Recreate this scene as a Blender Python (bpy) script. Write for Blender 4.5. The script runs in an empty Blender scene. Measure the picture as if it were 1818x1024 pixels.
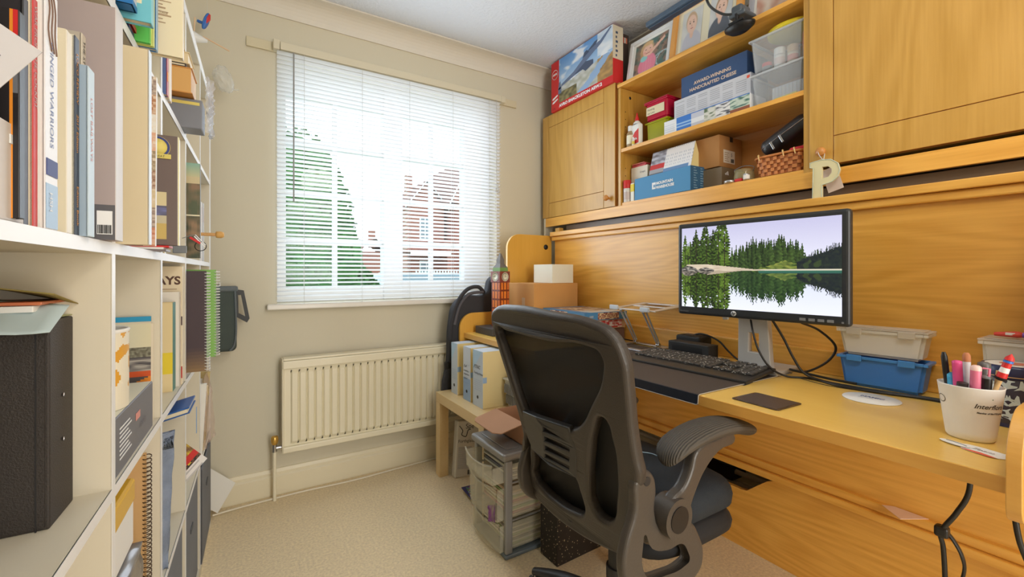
import bpy, bmesh, math, random
from mathutils import Vector, Matrix, Euler, noise
random.seed(7)
SC = bpy.context.scene
COL = SC.collection
R = math.radians
# ---------------------------------------------------------------- camera
cd = bpy.data.cameras.new('camera'); cam = bpy.data.objects.new('camera', cd); COL.objects.link(cam)
cam.location = (0, 0, 1.065); cam.rotation_euler = (R(90), 0, -math.atan2(484, 780))
cd.sensor_width = 36; cd.lens = 780 / 1818 * 36; cd.shift_y = -28 / 1818; cd.clip_start = .01; cd.clip_end = 400
SC.camera = cam
# ---------------------------------------------------------------- world, lights, exposure
SC.view_settings.view_transform = 'Standard'; SC.view_settings.look = 'None'
SC.view_settings.gamma = 1; SC.view_settings.use_curve_mapping = False
SC.view_settings.exposure = 0.38
W = bpy.data.worlds.new('world'); SC.world = W; W.use_nodes = True
bg = W.node_tree.nodes['Background']; bg.inputs[0].default_value = (.86, .93, 1, 1); bg.inputs[1].default_value = 2.0
def light(name, kind, loc, energy, color, size=.2, rot=(0,0,0), size_y=None):
    l = bpy.data.lights.new(name, kind); l.energy = energy; l.color = color
    if kind == 'AREA':
        l.size = size
        if size_y: l.shape = 'RECTANGLE'; l.size_y = size_y
    elif kind == 'SUN': l.angle = size
    else: l.shadow_soft_size = size
    o = bpy.data.objects.new(name, l); COL.objects.link(o); o.location = loc; o.rotation_euler = rot
    return o
# daylight entering through the window opening, the room's ceiling lamp, and a soft fill lamp added beyond the unseen doorway
sky_l = light('window_daylight', 'AREA', (.77, 2.34, 1.52), 7, (.78, .89, 1), 1.2, (R(-90), 0, 0), 1.15)
glass_l = light('window_daylight_outer', 'AREA', (.765, 2.455, 1.52), 4.2, (.86, .93, 1), 1.12, (R(-90), 0, 0), 1.08)
lamp_l = light('ceiling_lamp_light', 'POINT', (.72, -.12, 2.06), 13, (1, .965, .90), .16)
fill_l = light('doorway_fill', 'AREA', (.75, -1.75, 1.15), 40, (1, .97, .92), .9, (R(90), 0, 0), 2.0)  # added broad fill behind the camera, lifts the room's ambient level
# ---------------------------------------------------------------- materials
def lin(c): return tuple(((x/12.92) if x <= .04045 else ((x+.055)/1.055)**2.4) for x in c)
def hx(r, g, b): return lin((r/255, g/255, b/255))
MATS = {}
def mat(name, col=(200,200,200), rough=.55, metal=0, bump=0, bscale=40, emit=0, alpha=1, trans=0, spec=.5, var=0, vscale=6):
    if name in MATS: return MATS[name]
    if tuple(col) == (0,0,0): print('UNDEF', name)
    m = bpy.data.materials.new(name); m.use_nodes = True; nt = m.node_tree; p = nt.nodes['Principled BSDF']
    c = hx(*col); p.inputs['Base Color'].default_value = (*c, 1); p.inputs['Roughness'].default_value = rough
    p.inputs['Metallic'].default_value = metal; p.inputs['Specular IOR Level'].default_value = spec
    if alpha < 1: p.inputs['Alpha'].default_value = alpha
    if trans: p.inputs['Transmission Weight'].default_value = trans
    if emit: p.inputs['Emission Color'].default_value = (*c, 1); p.inputs['Emission Strength'].default_value = emit
    if bump or var:
        tc = nt.nodes.new('ShaderNodeTexCoord')
    if var:
        n = nt.nodes.new('ShaderNodeTexNoise'); n.inputs['Scale'].default_value = vscale; n.inputs['Detail'].default_value = 5
        r = nt.nodes.new('ShaderNodeValToRGB'); r.color_ramp.elements[0].position = .3; r.color_ramp.elements[1].position = .7
        r.color_ramp.elements[0].color = (*[x*(1-var) for x in c], 1); r.color_ramp.elements[1].color = (*[min(1, x*(1+var)) for x in c], 1)
        nt.links.new(tc.outputs['Object'], n.inputs['Vector']); nt.links.new(n.outputs['Fac'], r.inputs['Fac']); nt.links.new(r.outputs['Color'], p.inputs['Base Color'])
    if bump:
        n = nt.nodes.new('ShaderNodeTexNoise'); n.inputs['Scale'].default_value = bscale; n.inputs['Detail'].default_value = 4
        b = nt.nodes.new('ShaderNodeBump'); b.inputs['Strength'].default_value = bump; b.inputs['Distance'].default_value = .004
        nt.links.new(tc.outputs['Object'], n.inputs['Vector']); nt.links.new(n.outputs['Fac'], b.inputs['Height']); nt.links.new(b.outputs['Normal'], p.inputs['Normal'])
    MATS[name] = m; return m
def wood(name, c1, c2, axis='y', rings=26, rough=.38, off=0, low=.9):
    """veneer: long streaks along the grain plus cathedral contour lines"""
    m = bpy.data.materials.new(name); m.use_nodes = True; nt = m.node_tree; p = nt.nodes['Principled BSDF']; N = nt.nodes.new; L = nt.links.new
    p.inputs['Roughness'].default_value = rough; p.inputs['Coat Weight'].default_value = .5; p.inputs['Coat Roughness'].default_value = .28
    tc = N('ShaderNodeTexCoord')
    k = 'xyz'.index(axis)
    def mp(s_al, s_ac):
        q = N('ShaderNodeMapping'); s = [s_ac]*3; s[k] = s_al; q.inputs['Scale'].default_value = s; q.inputs['Location'].default_value = (off, off*.7, off*1.3)
        L(tc.outputs['Object'], q.inputs['Vector']); return q
    n1 = N('ShaderNodeTexNoise'); n1.inputs['Scale'].default_value = 1; n1.inputs['Detail'].default_value = 1.5; n1.inputs['Roughness'].default_value = .4
    L(mp(low*.7, low*6).outputs[0], n1.inputs['Vector'])
    mul = N('ShaderNodeMath'); mul.operation = 'MULTIPLY'; mul.inputs[1].default_value = rings*6.283; L(n1.outputs['Fac'], mul.inputs[0])
    sn = N('ShaderNodeMath'); sn.operation = 'SINE'; L(mul.outputs[0], sn.inputs[0])
    a = N('ShaderNodeMath'); a.operation = 'MULTIPLY_ADD'; a.inputs[1].default_value = .13; a.inputs[2].default_value = .20; L(sn.outputs[0], a.inputs[0])
    n2 = N('ShaderNodeTexNoise'); n2.inputs['Scale'].default_value = 1; n2.inputs['Detail'].default_value = 6
    L(mp(5, 120).outputs[0], n2.inputs['Vector'])
    ad = N('ShaderNodeMath'); ad.operation = 'MULTIPLY_ADD'; ad.inputs[1].default_value = .7; L(n2.outputs['Fac'], ad.inputs[0]); L(a.outputs[0], ad.inputs[2])
    r = N('ShaderNodeValToRGB'); r.color_ramp.elements[0].position = .2; r.color_ramp.elements[1].position = .9
    r.color_ramp.elements[0].color = (*hx(*c1), 1); r.color_ramp.elements[1].color = (*hx(*c2), 1)
    L(ad.outputs[0], r.inputs['Fac']); L(r.outputs['Color'], p.inputs['Base Color'])
    b = N('ShaderNodeBump'); b.inputs['Strength'].default_value = .08; b.inputs['Distance'].default_value = .001; L(n2.outputs['Fac'], b.inputs['Height']); L(b.outputs['Normal'], p.inputs['Normal'])
    MATS[name] = m; return m
def printm(name='print', rough=.4, emit=0):
    if name in MATS: return MATS[name]
    m = bpy.data.materials.new(name); m.use_nodes = True; nt = m.node_tree; p = nt.nodes['Principled BSDF']
    at = nt.nodes.new('ShaderNodeAttribute'); at.attribute_name = 'Col'
    p.inputs['Roughness'].default_value = rough
    if emit:
        p.inputs['Base Color'].default_value = (.01,.01,.01,1); nt.links.new(at.outputs['Color'], p.inputs['Emission Color']); p.inputs['Emission Strength'].default_value = emit
    else: nt.links.new(at.outputs['Color'], p.inputs['Base Color'])
    MATS[name] = m; return m
PRINT = printm(); SCREEN = printm('screen_glow', .25, .95)
def clear(name, col, alpha, rough=.15):
    """thin translucent plastic: part see-through, part glossy tinted plastic"""
    if name in MATS: return MATS[name]
    m = bpy.data.materials.new(name); m.use_nodes = True; nt = m.node_tree; p = nt.nodes['Principled BSDF']; N = nt.nodes.new
    p.inputs['Base Color'].default_value = (*hx(*col), 1); p.inputs['Roughness'].default_value = rough
    t = N('ShaderNodeBsdfTransparent'); t.inputs[0].default_value = (*[min(1, .55+.45*x) for x in hx(*col)], 1)
    mx = N('ShaderNodeMixShader'); mx.inputs[0].default_value = alpha
    o = nt.nodes['Material Output']
    nt.links.new(t.outputs[0], mx.inputs[1]); nt.links.new(p.outputs[0], mx.inputs[2]); nt.links.new(mx.outputs[0], o.inputs['Surface'])
    MATS[name] = m; return m
white = mat('white_laminate', (218,209,188), .42)
edge_white = mat('white_edge', (240,240,240), .4)
oak = wood('oak_veneer_horizontal', (222,156,58), (250,192,92), 'y', 18, .30)
oak_v = wood('oak_veneer_upright', (188,140,52), (212,164,80), 'z', 16, off=3.1)
oak_x = wood('oak_veneer_cross', (190,134,60), (216,166,92), 'y', 7, off=8)
oak_d = wood('oak_underside', (190,130,66), (206,148,84), 'y', 7, off=5)
beech = wood('beech_desktop', (236,190,88), (244,202,106), 'y', 4, .33, off=2)
beech_e = wood('beech_edging', (214,156,70), (224,170,84), 'y', 2, .4, off=6)
beech_v = wood('beech_panel', (216,160,56), (226,174,74), 'z', 3, .4, off=1)
birch = wood('birch_foil', (216,184,128), (228,200,148), 'y', 2, .45, off=4)
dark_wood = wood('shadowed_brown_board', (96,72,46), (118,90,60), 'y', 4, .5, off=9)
groove = mat('groove_brown', (150,90,30), .6)
black = mat('black_plastic', (40,40,42), .45)
dblack = mat('dark_plastic', (24,24,26), .4)
chairp = mat('chair_frame_plastic', (60,54,49), .42, bump=.15, bscale=300)
chairf = mat('chair_seat_fabric', (38,44,50), .95, bump=.5, bscale=600, var=.15, vscale=14)
grey = mat('grey_plastic', (120,122,124), .45)
silver = mat('silver_plastic', (150,150,150), .35, metal=.4)
chrome = mat('chrome', (200,200,205), .18, metal=1)
alum = mat('aluminium', (205,208,212), .3, metal=.85)
wplastic = mat('white_plastic', (235,235,232), .35)
card = mat('brown_cardboard', (196,140,84), .85, var=.05)
paper = mat('white_paper', (236,234,228), .8)
pages = mat('book_pages', (232,218,186), .85, bump=.3, bscale=200)
ink = mat('black_ink', (30,28,30), .6)
inkw = mat('white_ink', (240,240,240), .6)
red = mat('red_card', (206,38,36), .5)
# ---------------------------------------------------------------- mesh builder
class MB:
    def __init__(s): s.v = []; s.f = []; s.m = []; s.c = []; s.sm = []; s.mats = []
    def mi(s, m):
        if m not in s.mats: s.mats.append(m)
        return s.mats.index(m)
    def add(s, vs, fs, m, smooth=False, cols=None, M=None):
        b = len(s.v); k = s.mi(m)
        s.v += [tuple(M @ Vector(p)) if M else tuple(p) for p in vs]
        for i, f in enumerate(fs):
            s.f.append([b+q for q in f]); s.m.append(k); s.sm.append(smooth); s.c.append(cols[i] if cols else (1,1,1))
        return s
    def bm(s, b, m, smooth=False, M=None):
        b.verts.ensure_lookup_table(); b.verts.index_update()
        s.add([v.co.copy() for v in b.verts], [[v.index for v in f.verts] for f in b.faces], m, smooth, M=M); b.free(); return s
    def box(s, x0, x1, y0, y1, z0, z1, m, bev=0, M=None, seg=2, smooth=False):
        b = bmesh.new(); bmesh.ops.create_cube(b, size=1)
        bmesh.ops.scale(b, vec=(x1-x0, y1-y0, z1-z0), verts=b.verts); bmesh.ops.translate(b, vec=((x0+x1)/2, (y0+y1)/2, (z0+z1)/2), verts=b.verts)
        if bev: bmesh.ops.bevel(b, geom=list(b.edges), offset=bev, segments=seg, affect='EDGES', profile=.5)
        bmesh.ops.recalc_face_normals(b, faces=b.faces)
        return s.bm(b, m, smooth, M)
    def taper(s, x0, x1, y0, y1, z0, z1, m, k=.9, bev=0, M=None):
        """box whose bottom is smaller than its top by factor k"""
        cx, cy = (x0+x1)/2, (y0+y1)/2
        b = bmesh.new(); bmesh.ops.create_cube(b, size=1)
        for v in b.verts:
            f = 1 if v.co.z > 0 else k
            v.co = Vector((cx+v.co.x*(x1-x0)*f, cy+v.co.y*(y1-y0)*f, z1 if v.co.z > 0 else z0))
        if bev: bmesh.ops.bevel(b, geom=list(b.edges), offset=bev, segments=2, affect='EDGES', profile=.5)
        bmesh.ops.recalc_face_normals(b, faces=b.faces)
        return s.bm(b, m, False, M)
    def cyl(s, p0, p1, r, m, seg=20, r2=None, smooth=True):
        return s.tube([p0, p1], r, m, seg, r2=r2)
    def tube(s, pts, r, m, seg=8, curve=0, r2=None, cap=True, flat=1):
        P = [Vector(p) for p in pts]
        if curve and len(P) > 2:
            Q = []
            for i in range(len(P)-1):
                a, b_, c, d = P[max(i-1,0)], P[i], P[i+1], P[min(i+2, len(P)-1)]
                for j in range(curve):
                    t = j/curve; Q.append(.5*((2*b_)+(c-a)*t+(2*a-5*b_+4*c-d)*t*t+(3*b_-a-3*c+d)*t**3))
            Q.append(P[-1]); P = Q
        n = len(P); vs = []; fs = []; up = None
        for i in range(n):
            d = (P[min(i+1,n-1)]-P[max(i-1,0)]).normalized()
            if up is None: up = d.orthogonal().normalized() if abs(d.z) > .95 else Vector((0,0,1))
            sd = d.cross(up)
            if sd.length < 1e-4: sd = d.orthogonal()
            sd.normalize(); up = sd.cross(d).normalized()
            rr = r if r2 is None else r+(r2-r)*i/(n-1)
            if isinstance(r, (list,tuple)): 
                x = i/(n-1)*(len(r)-1); k = min(int(x), len(r)-2); rr = r[k]+(r[k+1]-r[k])*(x-k)
            for j in range(seg):
                a = 2*math.pi*j/seg; vs.append(P[i]+sd*math.cos(a)*rr+up*math.sin(a)*rr*flat)
        for i in range(n-1):
            for j in range(seg): fs.append([i*seg+j, i*seg+(j+1)%seg, (i+1)*seg+(j+1)%seg, (i+1)*seg+j])
        s.add(vs, fs, m, True)
        if cap:
            s.add(vs[:seg], [list(range(seg))[::-1]], m); s.add(vs[-seg:], [list(range(seg))], m)
        return s
    def lathe(s, prof, c, m, seg=28, M=None, sx=1, sy=1, smooth=True):
        vs = []; fs = []
        for r, z in prof:
            for j in range(seg):
                a = 2*math.pi*j/seg; vs.append((c[0]+math.cos(a)*r*sx, c[1]+math.sin(a)*r*sy, c[2]+z))
        for i in range(len(prof)-1):
            for j in range(seg): fs.append([i*seg+j, i*seg+(j+1)%seg, (i+1)*seg+(j+1)%seg, (i+1)*seg+j])
        return s.add(vs, fs, m, smooth, M=M)
    def paint(s, o, ux, uy, nx, ny, fn, m=None):
        """printed picture: small coloured cells over the rectangle o + a*ux + b*uy; fn(a,b) gives an sRGB 0-255 colour"""
        o, ux, uy = Vector(o), Vector(ux), Vector(uy); vs = []; fs = []; cs = []
        for j in range(ny+1):
            for i in range(nx+1): vs.append(o+ux*(i/nx)+uy*(j/ny))
        for j in range(ny):
            for i in range(nx):
                a = j*(nx+1)+i; fs.append([a, a+1, a+nx+2, a+nx+1]); cs.append(hx(*fn((i+.5)/nx, (j+.5)/ny)))
        return s.add(vs, fs, m or PRINT, False, cs)
    def poly(s, pts, m): return s.add(pts, [list(range(len(pts)))], m)
    def text(s, t, size, o, dx, dy, m, align='LEFT', sx=1, bold=0, shear=0):
        c = bpy.data.curves.new('t', 'FONT'); c.body = t; c.size = size; c.align_x = align; c.offset = bold; c.shear = shear; c.resolution_u = 3
        ob = bpy.data.objects.new('t', c); me = bpy.data.meshes.new_from_object(ob)
        o, dx, dy = Vector(o), Vector(dx).normalized(), Vector(dy).normalized()
        s.add([o+dx*v.co.x*sx+dy*v.co.y for v in me.vertices], [list(p.vertices) for p in me.polygons], m)
        bpy.data.objects.remove(ob); bpy.data.curves.remove(c); bpy.data.meshes.remove(me); return s
    def shape(s, loops, thick, bev, f, m, smooth_loops=True, seg=3, res=6):
        """flat outline with holes, extruded; f(x, y, z) maps local to final coordinates"""
        c = bpy.data.curves.new('s', 'CURVE'); c.dimensions = '2D'; c.fill_mode = 'BOTH'; c.extrude = max(0, thick/2-bev); c.bevel_depth = bev; c.bevel_resolution = seg; c.resolution_u = res; c.offset = -bev
        for lp in loops:
            if smooth_loops:
                sp = c.splines.new('BEZIER'); sp.bezier_points.add(len(lp)-1)
                for b, p in zip(sp.bezier_points, lp): b.co = (p[0], p[1], 0); b.handle_left_type = b.handle_right_type = 'AUTO'
            else:
                sp = c.splines.new('POLY'); sp.points.add(len(lp)-1)
                for b, p in zip(sp.points, lp): b.co = (p[0], p[1], 0, 1)
            sp.use_cyclic_u = True
        ob = bpy.data.objects.new('s', c); COL.objects.link(ob); bpy.context.view_layer.update()
        me = bpy.data.meshes.new_from_object(ob)
        s.add([f(*v.co) for v in me.vertices], [list(p.vertices) for p in me.polygons], m)
        bpy.data.objects.remove(ob); bpy.data.curves.remove(c); bpy.data.meshes.remove(me); return s
    def build(s, name, parent=None, loc=(0,0,0), rot=(0,0,0), bev=0):
        me = bpy.data.meshes.new(name); me.from_pydata(s.v, [], s.f)
        for m in s.mats: me.materials.append(m)
        me.polygons.foreach_set('material_index', s.m); me.polygons.foreach_set('use_smooth', s.sm)
        if any(q != (1,1,1) for q in s.c):
            a = me.color_attributes.new('Col', 'FLOAT_COLOR', 'CORNER'); buf = []
            for f, c in zip(s.f, s.c): buf += [c[0], c[1], c[2], 1]*len(f)
            a.data.foreach_set('color', buf)
        me.update()
        o = bpy.data.objects.new(name, me); COL.objects.link(o); o.parent = parent; o.location = loc; o.rotation_euler = rot
        return o
def tag(o, label, cat, group=None):
    o['label'] = label; o['category'] = cat
    if group: o['group'] = group
    return o
def thing(name, label, cat, loc=(0,0,0), rz=0, group=None, rot=None):
    o = bpy.data.objects.new(name, None); COL.objects.link(o); o.location = loc; o.rotation_euler = rot or (0,0,rz); o.empty_display_size = .05
    return tag(o, label, cat, group)
def struct(o): o['kind'] = 'structure'; return o
def clone(root, loc, rz=None, label=None, group=None):
    r = root.copy(); COL.objects.link(r); r.location = loc
    if rz is not None: r.rotation_euler = (0,0,rz)
    if label: r['label'] = label
    if group: r['group'] = group
    for ch in list(root.children):
        c = ch.copy(); COL.objects.link(c); c.parent = r
        for g in list(ch.children):
            d = g.copy(); COL.objects.link(d); d.parent = c
    return r
def ns(x, y, z=0): return noise.noise(Vector((x, y, z)))
def mix(a, b, t): t = max(0, min(1, t)); return tuple(a[i]*(1-t)+b[i]*t for i in range(3))
# ================================================================ THE ROOM
CEIL = 2.40; XL, XR, YF, YB = -.60, 2.00, 2.40, -1.20
wallm = mat('wall_paint', (216,209,188), .8, bump=.05, bscale=90)
cream_w = mat('cream_gloss', (234,224,196), .35)
ceilm = mat('textured_ceiling', (222,226,232), .9, bump=.9, bscale=70)
MATS['textured_ceiling'].node_tree.nodes['Bump'].inputs['Distance'].default_value = .006
carpet = mat('beige_carpet', (244,222,184), .98, bump=.8, bscale=300, var=.14, vscale=110)
struct(MB().box(XL-.1, XR+.1, YB-1.2, YF+.25, -.1, 0, carpet).build('floor'))
struct(MB().box(XL-.1, XR+.1, YB-1.2, YF+.25, CEIL, CEIL+.1, ceilm).build('ceiling'))
struct(MB().box(XL-.1, XL, YB-.1, YF+.25, 0, CEIL, wallm).build('wall_left'))
struct(MB().box(XR, XR+.1, YB-.1, YF+.25, 0, CEIL, wallm).build('wall_right'))
WX0, WX1, WZ0, WZ1 = .155, 1.375, .915, 2.10
w = MB(); w.box(XL, WX0, YF, YF+.25, 0, CEIL, wallm); w.box(WX1, XR, YF, YF+.25, 0, CEIL, wallm)
w.box(WX0, WX1, YF, YF+.25, 0, WZ0, wallm); w.box(WX0, WX1, YF, YF+.25, WZ1, CEIL, wallm)
struct(w.build('wall_front'))
w = MB(); w.box(XL, .35, YB-.1, YB, 0, CEIL, wallm); w.box(1.15, XR, YB-.1, YB, 0, CEIL, wallm); w.box(.35, 1.15, YB-.1, YB, 2.02, CEIL, wallm)
struct(w.build('wall_back'))
# landing beyond the doorway, behind the camera
w = MB(); w.box(XL-.1, XR+.1, YB-1.2, YB-1.1, 0, CEIL, wallm); w.box(XL-.1, XL, YB-1.1, YB-.1, 0, CEIL, wallm); w.box(XR, XR+.1, YB-1.1, YB-.1, 0, CEIL, wallm)
struct(w.build('wall_landing'))
w = MB(); w.box(.27, .35, YB-.12, YB+.02, 0, 2.1, cream_w, .004); w.box(1.15, 1.23, YB-.12, YB+.02, 0, 2.1, cream_w, .004); w.box(.35, 1.15, YB-.12, YB+.02, 2.02, 2.1, cream_w, .004)
struct(w.build('door_1'))
def sweep_profile(prof, p0, p1, inward):
    """profile points (out from wall, height) swept along a straight wall"""
    p0, p1, n = Vector(p0), Vector(p1), Vector(inward); vs = []; k = len(prof)
    for p in (p0, p1):
        for a, h in prof: vs.append(p+n*a+Vector((0,0,h)))
    fs = [[i, (i+1)%k, k+(i+1)%k, k+i] for i in range(k)]+[list(range(k))[::-1], list(range(k, 2*k))]
    return vs, fs
cov = [(0,0)]+[(.012+.075*(1-math.cos(t*math.pi/2/8)), .088*math.sin(t*math.pi/2/8)+.006) for t in range(9)]+[(.087,.0995),(0,.0995)]
cov = [(0,0),(.008,0),(.008,.006)]+[(.085-.077*math.cos(R(90*t/8)), .008+.084*math.sin(R(90*t/8))) for t in range(1,9)]+[(.09,.092),(.09,.0995),(0,.0995)]
covm = mat('coving_white', (228,222,210), .7)
def coving(n, p0, p1, inw): v, f = sweep_profile(cov, p0, p1, inw); struct(MB().add(v, f, covm).build(n))
coving('trim_1', (XL, YF, 2.3), (XR, YF, 2.3), (0,-1,0)); coving('trim_2', (XR, YB, 2.3), (XR, YF, 2.3), (-1,0,0)); coving('trim_3', (XL, YB, 2.3), (XL, YF, 2.3), (1,0,0))
bb = [(0,0),(.018,0),(.018,.088),(.012,.096),(.012,.108),(.006,.122),(0,.125)]
def base(n, p0, p1, inw): v, f = sweep_profile(bb, p0, p1, inw); struct(MB().add(v, f, cream_w).build(n))
base('baseboard_front', (XL, YF, 0), (XR, YF, 0), (0,-1,0)); base('baseboard_right', (XR, YB, 0), (XR, YF-.02, 0), (-1,0,0)); base('baseboard_left', (XL, YB, 0), (XL, YF-.02, 0), (1,0,0))
# ---------------------------------------------------------------- window
upvc = mat('upvc_white', (240,242,244), .35)
w = MB(); Y0, Y1 = 2.49, 2.56
w.box(WX0, WX0+.045, Y0, Y1, WZ0, WZ1, upvc, .004); w.box(WX1-.045, WX1, Y0, Y1, WZ0, WZ1, upvc, .004)
w.box(WX0+.002, WX1-.002, Y0+.0015, Y1-.001, WZ0, WZ0+.07, upvc, .004); w.box(WX0+.002, WX1-.002, Y0+.0025, Y1-.001, WZ1-.13, WZ1, upvc, .004); w.box(.69, .80, Y0-.012, Y1, WZ0, WZ1, upvc, .006)
w.box(1.19, 1.33, Y0-.006, Y1, WZ0, WZ1, upvc, .006); w.box(.795, 1.195, Y0-.003, Y1-.003, WZ0+.001, 1.02, upvc, .004)
for x in (.437, .985): w.box(x-.013, x+.013, Y0+.02, Y0+.045, WZ0, WZ1, upvc, .003)
for z in (1.235, 1.48, 1.735): w.box(WX0, .69, Y0+.021, Y0+.044, z-.013, z+.013, upvc, .003); w.box(.80, 1.19, Y0+.021, Y0+.044, z-.013, z+.013, upvc, .003)
win = struct(w.build('window_1'))
g = bpy.data.materials.new('window_glass'); g.use_nodes = True; nt = g.node_tree; nt.nodes.remove(nt.nodes['Principled BSDF'])
t = nt.nodes.new('ShaderNodeBsdfTransparent'); t.inputs[0].default_value = (.93,.97,.97,1); gl = nt.nodes.new('ShaderNodeBsdfGlossy'); gl.inputs['Roughness'].default_value = .02
mx = nt.nodes.new('ShaderNodeMixShader'); mx.inputs[0].default_value = .015
nt.links.new(t.outputs[0], mx.inputs[1]); nt.links.new(gl.outputs[0], mx.inputs[2]); nt.links.new(mx.outputs[0], nt.nodes['Material Output'].inputs['Surface'])
w = MB(); w.box(WX0+.04, .70, 2.53, 2.534, WZ0+.06, WZ1-.12, g); w.box(.79, 1.20, 2.53, 2.534, 1.0, WZ1-.12, g); struct(w.build('window_pane', win))
w = MB(); w.box(.11, 1.43, 2.352, 2.486, .888, .9142, mat('sill_gloss', (236,232,224), .3), .006); struct(w.build('window_sill', win))
# ---------------------------------------------------------------- venetian blind
bl = thing('venetian_blind', 'white venetian blind hanging half open over the window', 'blind', (0, 2.372, 0))
slatm = mat('blind_slat', (244,246,250), .4); nt = slatm.node_tree
tr_ = nt.nodes.new('ShaderNodeBsdfTranslucent'); tr_.inputs[0].default_value = (.88, .92, .97, 1); mx = nt.nodes.new('ShaderNodeMixShader'); mx.inputs[0].default_value = .25
nt.links.new(nt.nodes['Principled BSDF'].outputs[0], mx.inputs[1]); nt.links.new(tr_.outputs[0], mx.inputs[2]); nt.links.new(mx.outputs[0], nt.nodes['Material Output'].inputs['Surface'])
w = MB(); n = 57; tl = R(-21)
for i in range(n):
    z = .932+i*(2.118-.932)/(n-1); hw = .0125
    prof = [(-hw, 0), (-hw*.5, .0016), (0, .0022), (hw*.5, .0016), (hw, 0)]
    vs = []
    for x in (.152, 1.384):
        for a, h in prof: vs.append((x, a*math.cos(tl)-h*math.sin(tl), z+a*math.sin(tl)+h*math.cos(tl)))
    w.add(vs, [[j, j+1, j+6, j+5] for j in range(4)], slatm, True)
w.build('slats', bl)
rail = mat('cream_rail', (222,214,190), .45)
MB().box(.165, 1.40, -.018, .014, 2.128, 2.166, rail, .003).build('headrail', bl)
MB().box(.135, .163, -.022, .018, 2.124, 2.170, rail, .004).build('rail_bracket', bl)
MB().box(1.382, 1.412, -.022, .018, 2.124, 2.164, rail, .004).build('rail_bracket', bl)
MB().box(.15, 1.386, -.013, .013, .896, .914, mat('bottom_rail_beige', (206,192,168), .45), .004).build('bottom_rail', bl)
cordm = mat('blind_cord', (214,214,210), .7)
for x in (.27, .545, .80, 1.06, 1.30):
    q = MB()
    for yy in (-.0135, .0135): q.tube([(x, yy, .91), (x, yy, 2.13)], .0008, cordm, 5)
    q.build('ladder_cord', bl)
MB().tube([(.222, -.026, 2.12), (.222, -.026, 1.405)], .0032, mat('wand_grey', (150,150,150), .3), 8).build('tilt_wand', bl)
q = MB(); q.tube([(1.345, -.026, 2.13), (1.345, -.026, 1.62), (1.352, -.028, 1.60)], .001, cordm, 5); q.tube([(1.345, -.024, 2.13), (1.343, -.024, 1.58), (1.338, -.024, 1.48), (1.347, -.026, 1.38)], .001, cordm, 5, 5)
cp = q.build('pull_cord', bl)
q = MB(); q.lathe([(0,.02),(.004,.018),(.008,0),(0,-.001)], (1.352, -.027, 1.585), cordm, 10); q.lathe([(0,.02),(.004,.018),(.008,0),(0,-.001)], (1.343, -.025, 1.565), cordm, 10); q.lathe([(0,.02),(.004,.018),(.007,0),(0,-.001)], (1.360, -.027, 1.560), cordm, 10); q.build('cord_toggle', cp)
tag(MB().box(.027, 1.515, 2.386, 2.3985, 2.124, 2.168, mat('magnolia_batten', (218,207,176), .6), .002).build('curtain_batten'), 'cream wooden batten fixed to the wall behind the blind headrail', 'batten')
# ---------------------------------------------------------------- radiator
radm = mat('radiator_enamel', (238,230,204), .35)
rd = thing('radiator', 'cream panel radiator with vertical ribs under the window', 'radiator', (0, 2.30, 0))
X0r, X1r, Z0r, Z1r = .175, 1.12, .222, .655
w = MB(); nr = 25; w.box(X0r, X1r, .012, .03, Z0r, Z1r, radm, .004)
for i in range(nr):
    x = X0r+.03+(X1r-X0r-.06)*(i+.5)/nr; hw = (X1r-X0r-.06)/nr/2
    zs = [Z0r+.035, Z0r+.05, Z1r-.065, Z1r-.05]; vs = []
    for z, d in zip(zs, (.0, -.011, -.011, 0)): vs += [(x-hw, .012, z), (x-hw*.62, .012+d, z), (x+hw*.62, .012+d, z), (x+hw, .012, z)]
    w.add(vs, [[j*4+k, j*4+k+1, j*4+k+5, j*4+k+4] for j in range(3) for k in range(3)], radm)
w.box(X0r-.004, X1r+.004, -.006, .016, Z1r-.042, Z1r-.004, radm, .005); w.box(X0r-.004, X1r+.004, -.006, .016, Z0r, Z0r+.028, radm, .005)
w.build('front_panel', rd)
w = MB(); w.box(X0r, X1r, .05, .066, Z0r, Z1r+.006, radm, .004)
for k in range(60): w.box(X0r+.01+k*(X1r-X0r-.02)/60, X0r+.012+k*(X1r-X0r-.02)/60, .03, .05, Z0r+.01, Z1r-.005, radm)
w.box(X0r, X1r, .0, .066, Z1r-.003, Z1r+.007, radm, .003); w.box(X0r-.006, X0r, .0, .066, Z0r, Z1r+.005, radm, .002); w.build('rear_panel', rd)
MB().box(.30, .33, .066, .0995, .3, .6, radm).box(1.05, 1.08, .066, .0995, .3, .6, radm).build('bracket', rd)
brass = mat('brass_valve', (214,170,84), .3, metal=.6)
v = MB(); v.tube([(.14, .03, 0), (.14, .03, .23)], .0075, radm, 12); v.build('pipe', rd)
v = MB(); v.tube([(.14, .03, .228), (.14, .03, .262)], .011, chrome, 14); v.tube([(.14, .03, .245), (.172, .03, .245)], .009, chrome, 12); vv = v.build('valve', rd)
MB().lathe([(0,.04),(.012,.039),(.015,.034),(.0165,.02),(.013,.004),(.009,0)], (.14, .03, .262), brass, 16).build('valve_cap', vv)
# white cable along the skirting
tag(MB().tube([(-.10, 2.318, .006), (.02, 2.335, .005), (.25, 2.345, .005), (.5, 2.335, .005), (.75, 2.352, .005), (1.0, 2.36, .005), (1.25, 2.34, .005)], .0045, mat('white_cable', (232,222,200), .5), 8, 6).build('floor_cable'), 'white cable running along the carpet below the radiator', 'cable')
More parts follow.
